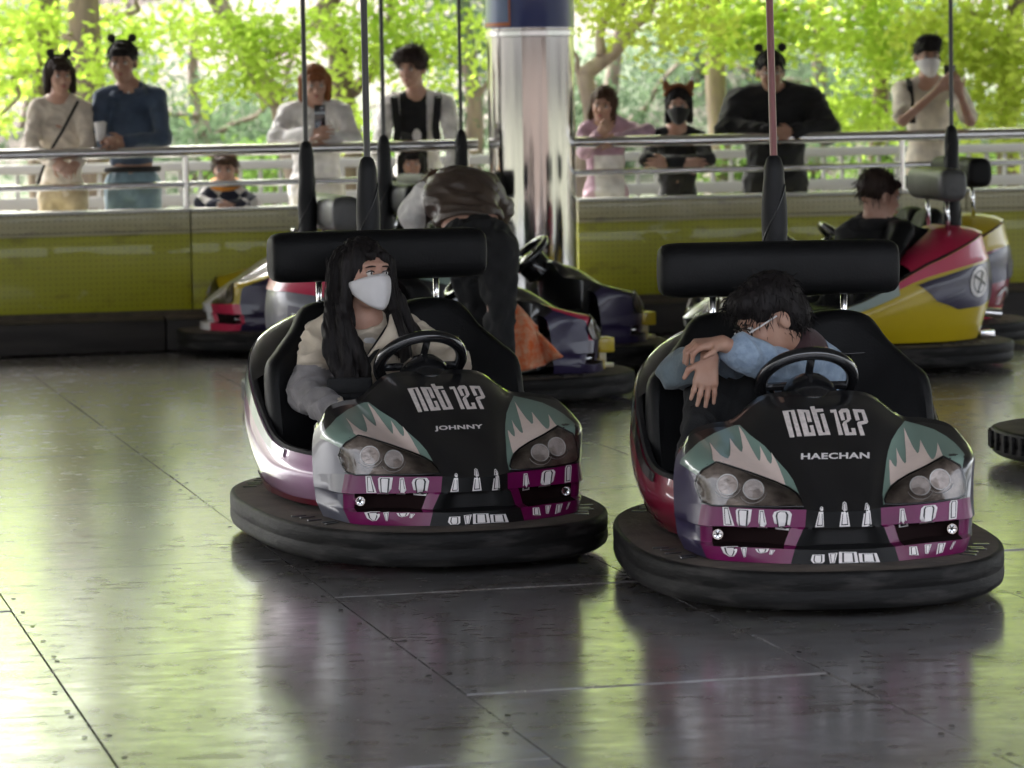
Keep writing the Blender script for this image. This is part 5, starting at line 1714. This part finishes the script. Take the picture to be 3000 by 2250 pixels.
def rail_y(px):
    """distance of the railing at photo column px (2212 wide)"""
    X = (px * 1.35624 - 1500) / F_PX
    v = WV + 0.09
    return v / (math.cos(YAW) - X * math.sin(YAW))

PLACED = {}
def stander(label, head, chin_dy, shL, shR, elL, elR, wrL, wrR, dy=.34, arm_dy=(.10, .0), face=(0, 0, 0), hs=1.0, build=1.0, gz=.13, **kw):
    """onlooker from photo positions (2212 wide): torso a step behind the rail, hands at the rail"""
    Y = rail_y(head[0]) + dy
    p = lambda q, d: a2(q[0], q[1], Y + d)
    J = dict(head=p(head, -.06))
    J['shL'], J['shR'] = p(shL, 0), p(shR, 0)
    sh = (J['shL'] + J['shR']) / 2
    J['neck'] = sh + np.array([0, -.01, .055 * hs])
    hgt = sh[2] - gz
    J['pelvis'] = np.array([sh[0], Y + .03, gz + hgt * .63]); J['chest'] = sh * .62 + J['pelvis'] * .38 + np.array([0, 0, .0])
    J['elL'], J['elR'] = p(elL, arm_dy[0] - dy + .12), p(elR, arm_dy[0] - dy + .12)
    J['wrL'], J['wrR'] = p(wrL, arm_dy[1] - dy + .04), p(wrR, arm_dy[1] - dy + .04)
    for s_, sg in (('L', -1), ('R', 1)):
        J['hip' + s_] = J['pelvis'] + np.array([sg * .085 * build, 0, -.03])
        J['kn' + s_] = np.array([J['hip' + s_][0] + sg * .01, Y - .01, gz + hgt * .345]); J['an' + s_] = np.array([J['hip' + s_][0] + sg * .01, Y + .04, gz + .085])
    return person(label, J, face=face, hs=hs, build=build, ground=gz, **kw)

CREAM = cloth('cream_knit', (0.66, 0.59, 0.50), bscale=90); BEIGE = cloth('beige_cotton', (0.50, 0.42, 0.29)); DENIM = cloth('dark_denim', (0.055, 0.085, 0.14)); JEANS = cloth('washed_jeans', (0.16, 0.24, 0.30))
WHITE = cloth('white_cotton', (0.78, 0.76, 0.74)); BLACK = cloth('black_cloth', (0.010, 0.010, 0.011), sheen=0); BLACK2 = cloth('black_knit', (0.014, 0.014, 0.015), sheen=0); PINK = cloth('dusty_pink', (0.50, 0.32, 0.40)); ORANGE = cloth('orange_fleece', (0.78, 0.30, 0.04))
BROWNLEATHER = newmat('brown_leather', (0.085, 0.060, 0.045), rough=0.42, col2=(0.05, 0.035, 0.028), nscale=6, bump=0.25, bscale=40); EARS = newmat('ear_felt', (0.02, 0.018, 0.016), rough=0.95)
def argyle():
    m = newmat('argyle_knit', (0.30, 0.30, 0.30), rough=0.9)
    nt = m.node_tree; p = nt.nodes['Principled BSDF']
    tc = nt.nodes.new('ShaderNodeTexCoord'); mp = nt.nodes.new('ShaderNodeMapping'); ck = nt.nodes.new('ShaderNodeTexChecker')
    mp.inputs['Rotation'].default_value = (0.3, math.radians(45), 0.2); ck.inputs['Scale'].default_value = 11
    ck.inputs['Color1'].default_value = (0.50, 0.48, 0.46, 1); ck.inputs['Color2'].default_value = (0.02, 0.022, 0.04, 1)
    nt.links.new(tc.outputs['Object'], mp.inputs['Vector']); nt.links.new(mp.outputs[0], ck.inputs['Vector']); nt.links.new(ck.outputs['Color'], p.inputs['Base Color'])
    return m
ARGYLE = argyle()

# woman in the cream sweater
r_, Q, R, bs = stander('woman in cream sweater and beige trousers with black ear headband, at the far left', (128, 165), 40, (78, 236), (180, 234), (66, 320), (192, 318), (120, 352), (165, 352),
                       face=(22, 2, 0), hs=.98, build=.86, top=CREAM, legs=BEIGE, hair_=('bob', HAIR_DARK), inflate=.012)
headband_ears(r_, Q, R, .98, EARS, .026, .055)
strip([Q['shR'] + [-.02, -.085, .045], Q['chest'] + [.03, -.165, .05], Q['chest'] + [-.06, -.165, -.09], Q['pelvis'] + [-.14, -.13, .03]], .009, .003, BLACK, r_)
# man in the denim jacket
r_, Q, R, bs = stander('man in dark denim jacket and light jeans with black ear headband, holding a cup', (265, 136), 44, (220, 214), (342, 212), (208, 310), (352, 300), (232, 305), (268, 306),
                       face=(-4, 4, 0), hs=1.04, build=1.0, skin=SKIN2, top=DENIM, legs=JEANS, hair_=('crop', HAIR_BLACK), legz=.12)
headband_ears(r_, Q, R, 1.04, EARS, .027, .062)
for sx in (-1, 1):
    part('collar', gridmesh([[Q['neck'] + [sx * .03, -.055, .0], Q['neck'] + [sx * .075, -.01, .035]], [Q['neck'] + [sx * .05, -.115, -.055], Q['neck'] + [sx * .125, -.075, -.03]]]), DENIM, r_, True, None).modifiers.new('t', 'SOLIDIFY').thickness = .008
part('shirt_front', ball(tuple(Q['neck'] + [0, -.028, -.015]), (.045, .04, .06)), WHITE, r_, True, None)
part('belt', xform(torus(.166, .014, 36, 8), T(*(Q['pelvis'] + [0, 0, .085])) @ Matrix.Diagonal((1, .74, 1.3, 1))), BLACK, r_, True, None)
wt = Q['wrR'] + (Q['elR'] - Q['wrR']) * .14
d_ = Vector(Q['elR'] - Q['wrR']).to_track_quat('Z', 'Y').to_matrix().to_4x4()
part('wristwatch', xform(merge(torus(.031, .006, 20, 6), box(0, -.034, 0, .034, .010, .036, .004)), T(*wt) @ d_), BLACK, r_, True, 40)
cup_p = a2(217, 285, rail_y(217) + .04)
cup = empty('paper_cup', tuple(cup_p - [0, 0, .055])); tag(cup, 'white takeaway cup with lid held by the denim jacket man', 'cup')
part('cup_body', lathe([(.027, 0), (.036, .10)], 24), WHITE, cup, True, 40); part('lid', lathe([(.039, .10), (.039, .108), (.034, .116), (.02, .117), (1e-4, .117)], 24), MASKW, cup, True, 40)

# child at the rail
r_, Q, R, bs = stander('small child in argyle jacket with orange collar leaning on the wall top', (487, 367), 24, (452, 418), (524, 418), (436, 440), (545, 440), (480, 446), (500, 446), dy=.24, arm_dy=(.03, .0),
                       face=(-3, 6, 0), hs=.92, build=.78, top=ARGYLE, legs=BLACK, hair_=('short', HAIR_BROWN), h=.008, hand_s=.75)
part('collar', xform(torus(.072, .030, 28, 10), T(*(Q['neck'] + [0, -.015, .012])) @ Rx(.25)), ORANGE, r_, True, None)
# red haired woman with the phone
r_, Q, R, bs = stander('red haired woman in white cardigan leaning on the rail with a phone', (680, 182), 44, (620, 246), (740, 244), (598, 300), (760, 300), (676, 288), (706, 296), dy=.36,
                       face=(10, 10, 0), hs=1.0, build=.95, top=WHITE, legs=BEIGE, hair_=('bob', HAIR_RED), coat_len=.35, inflate=.016)
ph = empty('phone', tuple(a2(691, 252, rail_y(691) + .0))); tag(ph, 'black phone held upright by the red haired woman', 'phone')
part('case', box(0, 0, 0, .072, .010, .148, .004), PHONE, ph, True, 40); part('camera_block', box(.016, -.006, .052, .03, .006, .03, .002), LENS, ph, True, 40)
# tall man with backpack
r_, Q, R, bs = stander('tall man in black shirt and open white cardigan with backpack straps', (890, 148), 50, (836, 230), (964, 228), (820, 330), (985, 330), (840, 390), (965, 390), dy=.5,
                       face=(-22, 6, 0), hs=1.04, build=.95, top=[WHITE, BLACK], legs=BLACK, hair_=('curly', HAIR_DARK), inflate=.014, coat_len=.2,
                       top_pick=lambda c: ((np.abs(c[:, 0] - a2(895, 250, rail_y(890) + .5)[0] + .004) < .085) & (c[:, 1] < rail_y(890) + .47)).astype(int))
for sx, px in ((-1, 842), (1, 938)):
    strip([Q['sh' + ('L' if sx < 0 else 'R')] + [-sx * .055, .02, .085], Q['sh' + ('L' if sx < 0 else 'R')] + [-sx * .05, -.075, .05], Q['chest'] + [sx * .12, -.145, .05], Q['chest'] + [sx * .135, -.135, -.10]], .024, .006, BLACK, r_, 'backpack_strap')
part('shirt_print', ball(tuple(Q['chest'] + [.0, -.142, .0]), (.03, .004, .045), 7, 5), MASKW, r_, False, None)
# dark haired child low behind the rail
stander('dark haired child whose head just shows between the parked cars', (888, 352), 24, (862, 404), (915, 404), (855, 440), (922, 440), (866, 452), (910, 452), dy=.30, arm_dy=(.05, .02),
        face=(8, 8, 0), hs=.84, build=.7, top=BLACK2, legs=BLACK, hair_=('bob', HAIR_BLACK), h=.008, hand_s=.75)
# girl in pink
r_, Q, R, bs = stander('girl in dusty pink jacket resting her chin on her hand at the rail', (1303, 226), 36, (1262, 284), (1352, 276), (1262, 330), (1398, 284), (1296, 288), (1330, 302), dy=.34,
                       face=(-10, 10, 10), hs=.94, build=.78, top=[PINK, WHITE], legs=BLACK, hair_=('long', HAIR_BROWN), coat_len=.24,
                       top_pick=lambda c: ((c[:, 0] > a2(1285, 300, 21.6)[0]) & (c[:, 0] < a2(1352, 300, 21.6)[0]) & (c[:, 2] < 1.12)).astype(int))
# woman with the black mask
r_, Q, R, bs = stander('woman with black mask and brown fox ear headband, arms folded', (1466, 228), 40, (1412, 300), (1512, 300), (1398, 346), (1530, 346), (1480, 352), (1440, 352), dy=.42, arm_dy=(.10, .05),
                       face=(-4, 6, 0), hs=.95, build=.84, top=BLACK2, legs=BLACK, hair_=('long', HAIR_BLACK), mask=MASKB)
FOX = newmat('fox_felt', (0.22, 0.09, 0.035), rough=0.95); hb_ = part('headband', tube([tuple(Q['head'] + R @ np.array((.092 * math.sin(a), -.01, .036 + .098 * math.cos(a)))) for a in np.linspace(-1.3, 1.3, 17)], .014, 8), FOX, r_, True, None)
for sx in (-1, 1):
    ec = Q['head'] + R @ np.array((sx * .068, -.01, .105))
    e_ = part('ear', xform(lathe([(.030, 0), (.026, .03), (.012, .062), (1e-4, .078)], 14), T(*ec) @ Ry(sx * .35) @ Matrix.Diagonal((1, .5, 1, 1))), FOX, hb_, True, None)
    part('ear_tip', ball(tuple(ec + [sx * .022, -.004, .066]), .012), MASKW, e_, True, None)
# man in black
r_, Q, R, bs = stander('broad man in black jacket with ear headband leaning both arms on the rail', (1664, 156), 48, (1594, 222), (1754, 220), (1572, 284), (1786, 282), (1664, 286), (1712, 286), dy=.36,
                       face=(3, 6, 0), hs=1.08, build=1.22, skin=SKIN2, top=BLACK, legs=BLACK2, hair_=('crop', HAIR_BLACK), inflate=.032)
headband_ears(r_, Q, R, 1.08, EARS, .030, .070)
# man taking a picture
r_, Q, R, bs = stander('masked man in white short sleeved shirt taking a picture with his phone', (2003, 122), 44, (1946, 196), (2066, 194), (1950, 262), (2096, 262), (2030, 190), (2072, 198), dy=.40, arm_dy=(-.12, -.16),
                       face=(8, 8, 0), hs=1.03, build=.92, top=CREAM, legs=BLACK, hair_=('top', HAIR_BLACK), mask=MASKW, sleeve=.42, coat_len=.05)
strip([Q['shL'] + [.05, .0, .08], Q['shL'] + [.05, -.09, .03], Q['chest'] + [-.12, -.135, -.02]], .020, .005, BLACK, r_, 'backpack_strap')
ph = empty('phone', tuple(a2(2052, 166, rail_y(2052) + .10))); ph.rotation_euler = (math.radians(-8), 0, 0); tag(ph, 'black phone raised by the masked man in the white shirt', 'phone')
part('case', box(0, 0, 0, .076, .010, .155, .004), PHONE, ph, True, 40); part('camera_block', box(.018, -.006, .055, .03, .006, .03, .002), LENS, ph, True, 40)

# ---- woman driving the left car
g = lambda x, y, Y: a2(x, y, Y)
JW = dict(head=g(786, 594, 11.74), neck=g(789, 698, 11.80), chest=g(785, 770, 11.85), pelvis=g(800, 905, 11.95), shL=g(694, 730, 11.84), shR=g(884, 726, 11.90),
          elL=g(662, 850, 11.72), elR=g(975, 785, 11.78), wrL=g(742, 905, 11.40), wrR=g(925, 838, 11.62),
          hipL=g(760, 925, 11.9), hipR=g(850, 920, 11.95), knL=g(770, 965, 11.45), knR=g(870, 960, 11.50), anL=g(800, 1080, 11.15), anR=g(890, 1075, 11.2))
JACKET = cloth('cream_jacket', (0.64, 0.55, 0.43), nscale=9, bscale=60); JACKET2 = cloth('grey_jacket', (0.27, 0.25, 0.25), nscale=9, bscale=60)
def jacket_pick(c):
    sh = (JW['shL'] + JW['shR']) / 2
    cut = np.where(c[:, 0] < JW['shL'][0] + .035, 1.0, 0)
    zc = JW['shL'][2] - .085 - .35 * np.clip(c[:, 0] - (JW['shL'][0] - .02), 0, .10)
    side = (c[:, 0] < JW['shL'][0] + .075) & (c[:, 2] < zc)
    sideR = (c[:, 0] > JW['shR'][0] - .02) & (c[:, 2] < JW['shR'][2] - .12)
    return (side | sideR).astype(int)
xh = []
def lock(pts, r0, r1):
    P = crom([g(*p) for p in pts], 4)
    rr = np.linspace(r0, r1, len(P))
    for a, b, ra, rb in zip(P[:-1], P[1:], rr[:-1], rr[1:]): xh.append((a, b, ra, rb))
lock([(732, 560, 11.76), (722, 640, 11.73), (714, 710, 11.69), (716, 770, 11.66), (740, 820, 11.64), (760, 850, 11.64)], .030, .010)
lock([(738, 640, 11.71), (744, 730, 11.66), (752, 780, 11.64), (764, 830, 11.64), (760, 880, 11.64)], .026, .013)
lock([(745, 700, 11.66), (782, 770, 11.64), (795, 830, 11.645), (782, 880, 11.66)], .018, .007)
lock([(832, 560, 11.78), (842, 640, 11.78), (856, 700, 11.76), (862, 760, 11.75)], .026, .018)
lock([(850, 640, 11.80), (880, 700, 11.80), (905, 728, 11.80)], .030, .014)
lock([(850, 690, 11.74), (872, 740, 11.72), (880, 800, 11.72)], .022, .012)
r_, Q, R, bs = person('woman with long black hair, white mask and cream and grey jacket at the wheel', JW, top=[JACKET, JACKET2], legs=BLACK, hair_=('long', HAIR_BLACK), face=(36, -2, 2), hs=1.0, build=.86,
                      h=.006, hb=.0045, top_h=.006, mask=MASKW, group='people in the bumper cars', extra_hair=xh, top_pick=jacket_pick, inflate=.024, wr=.010, ground=.17,
                      hands=dict(L=((.5, -.7, -.2), (-.3, .2, 1), .6, 1), R=((-.6, -.6, .1), (0, .3, 1), 1.1, -1)))
rs = np.random.default_rng(4)
wisp = []
for path, r0 in (([(728, 560, 11.76), (722, 640, 11.73), (718, 720, 11.69), (726, 790, 11.66), (756, 846, 11.64)], .036), ([(738, 640, 11.71), (742, 730, 11.66), (764, 800, 11.64), (774, 876, 11.64)], .028),
                 ([(834, 560, 11.78), (846, 640, 11.78), (858, 700, 11.76), (870, 775, 11.75)], .030), ([(850, 640, 11.80), (880, 700, 11.80), (912, 736, 11.80)], .024), ([(770, 520, 11.74), (735, 560, 11.72), (724, 640, 11.70), (722, 720, 11.68)], .03)):
    for k in range(34):
        a = rs.uniform(0, 6.28); rr_ = r0 * rs.uniform(.75, 1.18)
        P_ = crom([g(*p) - bs + np.array([rr_ * math.cos(a + i * rs.normal(0, .12)), rr_ * math.sin(a), 0]) * (1 - .12 * i) + rs.normal(0, .004, 3) for i, p in enumerate(path)], 4)
        wisp.append(tube(P_, list(np.linspace(.0014, .0006, len(P_))), 3, False))
wo = part('loose_hair', merge(*wisp), HAIR_BLACK, r_, True, None); wo['kind'] = 'stuff'
part('shirt_front', ball(tuple(Q['neck'] + [.004, -.020, -.045]), (.058, .045, .085), 16, 10), WHITE, r_, True, None)
for sx, tgt in ((-1, (752, 660)), (1, (846, 668))):
    a = g(tgt[0], tgt[1], 11.76) - bs; b_ = g(tgt[0] + 26 * -sx * .3, tgt[1] + 38, 11.665) - bs; c_ = g(788 - sx * 6 * -1, 768, 11.635) - bs
    d2 = g(tgt[0] + sx * 22, tgt[1] + 36, 11.77) - bs; e2 = g(tgt[0] + sx * 14, tgt[1] + 76, 11.675) - bs
    o = part('collar', gridmesh([crom([a, b_, c_], 5), crom([d2, e2, c_ + np.array([sx * .02, 0, .02])], 5)]), JACKET, r_, True, None)
    o.modifiers.new('t', 'SOLIDIFY').thickness = .007
part('zip', tube([g(788, 768, 11.675) - bs, g(786, 830, 11.69) - bs], .004, 6), JACKET2, r_, True, None)
strip(crom([g(846, 700, 11.80) - bs, g(838, 712, 11.70) - bs, g(800, 770, 11.655) - bs, g(760, 835, 11.66) - bs], 5), .013, .003, BLACK, r_, 'bag_strap')
bag = empty('shoulder_bag', tuple(g(756, 835, 11.62))); tag(bag, 'small black shoulder bag in the lap of the masked woman driving', 'bag')
part('pouch', box(0, 0, -.02, .15, .06, .10, .025), BLACK2, bag, True, 60); part('flap', box(0, -.028, .005, .152, .02, .055, .009), BLACK, bag, True, 60)

# ---- man in the right car, arms crossed over his knees
JM = dict(head=g(1664, 690, 10.72), neck=g(1742, 770, 10.80), chest=g(1726, 850, 10.86), pelvis=g(1690, 960, 10.92), shL=g(1600, 812, 10.92), shR=g(1788, 802, 10.80),
          elL=g(1462, 800, 10.72), elR=g(1692, 800, 10.66), wrL=g(1531, 772, 10.58), wrR=g(1560, 742, 10.56),
          hipL=g(1650, 960, 10.9), hipR=g(1740, 960, 10.9), knL=g(1530, 850, 10.74), knR=g(1610, 860, 10.78), anL=g(1500, 1000, 10.45), anR=g(1580, 1010, 10.5))
FUR = cloth('pale_blue_denim', (0.20, 0.27, 0.36), (0.28, 0.36, 0.46), nscale=40, bump=0.6, bscale=70); GREYBLUE = cloth('grey_blue_sleeve', (0.13, 0.17, 0.19))
def pick_m(c):
    return (c[:, 0] < g(1548, 800, 10.7)[0]).astype(int)
MAROON = cloth('maroon_knit', (0.035, 0.010, 0.012))
r_, Q, R, bs = person('man with glasses in pale blue jacket hiding his chin behind crossed arms', JM, top=[FUR, GREYBLUE], legs=BLACK, hair_=None, face=(-70, 26, -6), hs=1.03, build=.88, skin=SKIN2, h=.006, hb=.004, top_h=.006,
                      group='people in the bumper cars', top_pick=pick_m, inflate=.016, wr=.009, ground=.17, sleeve=.86,
                      hands=dict(L=((-.14, -.12, -1), (.25, -1, .0), .16, 1), R=((-1, -.2, -.02), (-.2, -.25, 1), .85, -1)))
F = Field(Q['head'] - .2, Q['head'] + .2, .006)
for v, rr, op in (((0, .020, .050), (.093, .108, .094), 'add'), ((0, -.055, .085), (.075, .055, .045), 'add'), ((0, .06, -.01), (.078, .07, .07), 'add'), ((0, -.120, -.045), (.072, .075, .088), 'sub'), ((0, -.04, -.13), (.13, .10, .08), 'sub'), ((.085, -.01, -.02), (.03, .035, .045), 'sub'), ((-.085, -.01, -.02), (.03, .035, .045), 'sub')):
    F.ell(Q['head'] + R @ (np.array(v) * 1.03), np.array(rr) * 1.03, R, .015, op)
V_, F_ = F.mesh()
ho = link('hair', nmesh('hair', V_, F_, HAIR_BLACK, strands(.004)), r_)
tufts(ho, V_, 900, .032, HAIR_BLACK, 5, .55, .0016)
part('turtleneck', tube(crom([Q['neck'] + [.03, .02, -.05], Q['neck'] + [.0, .0, .02], Q['head'] + R @ np.array((.0, .03, -.085))], 4), [.078, .076, .073, .07, .068, .066, .064, .062, .06], 20), MAROON, r_, True, None)
PG = lambda *v: tuple(Q['head'] + R @ (np.array(v) * 1.03))
gl_ = part('glasses', merge(*[tube([PG(sx * .079, -.005, .012), PG(sx * .072, -.06, .008), PG(sx * .064, -.102, .006)], .0028, 6) for sx in (-1, 1)]), MASKW, r_, True, None)
for sx in (-1, 1):
    c0 = np.array((sx * .033, -.108, .003))
    part('rim', tube([PG(c0[0] + .026 * math.cos(a), c0[1] + .012 * abs(math.cos(a)) * (1 if math.cos(a) * sx > 0 else 0), c0[2] + .021 * math.sin(a)) for a in np.linspace(0, 2 * math.pi, 21)], .0025, 6, False), HAIR_DARK, gl_, True, None)

# ---- boy in the yellow and pink car, seen from behind
Y5 = 18.62
g5 = lambda x, y, d=0: a2(x, y, Y5 + d)
JB = dict(head=g5(1898, 424, -.02), neck=g5(1888, 486, -.02), chest=g5(1905, 560), pelvis=g5(1900, 660), shL=g5(1836, 512, -.03), shR=g5(1985, 528, .02), elL=g5(1822, 580, .05), elR=g5(2012, 590, .08), wrL=g5(1860, 620, .25), wrR=g5(1985, 640, .25),
          hipL=g5(1870, 655), hipR=g5(1930, 655), knL=g5(1800, 650, .1), knR=g5(1850, 660, .15), anL=g5(1730, 700, .1), anR=g5(1760, 700, .15))
r_, Q, R, bs = person('boy in black hooded jacket turning away in the yellow and pink car', JB, top=BLACK2, legs=BLACK, hair_=('short', HAIR_DARK), face=(118, 10, 0), hs=1.16, build=1.1, h=.008, group='people in the bumper cars', ground=.17, inflate=.03, wr=.01)
part('hood', xform(torus(.085, .035, 24, 10), T(*(Q['neck'] + [0, .0, -.01])) @ Rx(-.2)), BLACK2, r_, True, None)

# ---- person bending over the parked cars
YB = 15.75
gb = lambda x, y, d=0: a2(x, y, YB + d)
JP = dict(head=gb(945, 425, .66), neck=gb(955, 415, .52), chest=gb(995, 424, .30), pelvis=gb(1035, 540, .02), shL=gb(922, 430, .42), shR=gb(1050, 410, .46), elL=gb(892, 465, .50), elR=gb(1075, 450, .55), wrL=gb(905, 520, .62), wrR=gb(1060, 520, .6),
          hipL=gb(1000, 545, .05), hipR=gb(1075, 540, .02), knL=gb(1050, 720, .22), knR=gb(1080, 720, -.02), anL=gb(1060, 890, .25), anR=gb(1082, 885, .05))
r_, Q, R, bs = person('person in brown leather jacket and black trousers bending over a parked car', JP, top=[BROWNLEATHER, WHITE], legs=BLACK, hair_=('short', HAIR_BROWN), face=(180, 60, 0), hs=.98, build=1.05, h=.009, group='people in the bumper cars', ground=0.0, inflate=.026, wr=.012, waist=.14,
                      top_pick=lambda c: (c[:, 0] < gb(918, 430, .4)[0]).astype(int), legz=.16)

# orange cloth hanging over the flank of the parked car
V, Fs = [], []
rows = []
for v in np.linspace(0, 1, 22):
    row = []
    for u in np.linspace(0, 1, 22):
        px = 1098 + 40 * v * 0 + (50 + 62 * v) * u + 12 * v * math.sin(u * 3)
        py = 642 + (165 - 40 * u) * v + 62 * u * (1 - v) ** 1.2
        d = -.02 - .10 * math.sin(v * math.pi * .8) + .035 * math.sin(u * 9 + 2.5 * v) * (.3 + v)
        row.append(a2(px, py, 16.25 + d))
    rows.append(row)
ORANGE2 = cloth('orange_cloth', (0.70, 0.13, 0.02), (0.66, 0.34, 0.20), nscale=26, rough=0.75, bump=0.6, bscale=60)
org = part('orange_cloth', gridmesh(rows), ORANGE2, None, True, None)
org.modifiers.new('t', 'SOLIDIFY').thickness = .02
tag(org, 'speckled orange cloth hanging over the dark violet parked car', 'cloth')
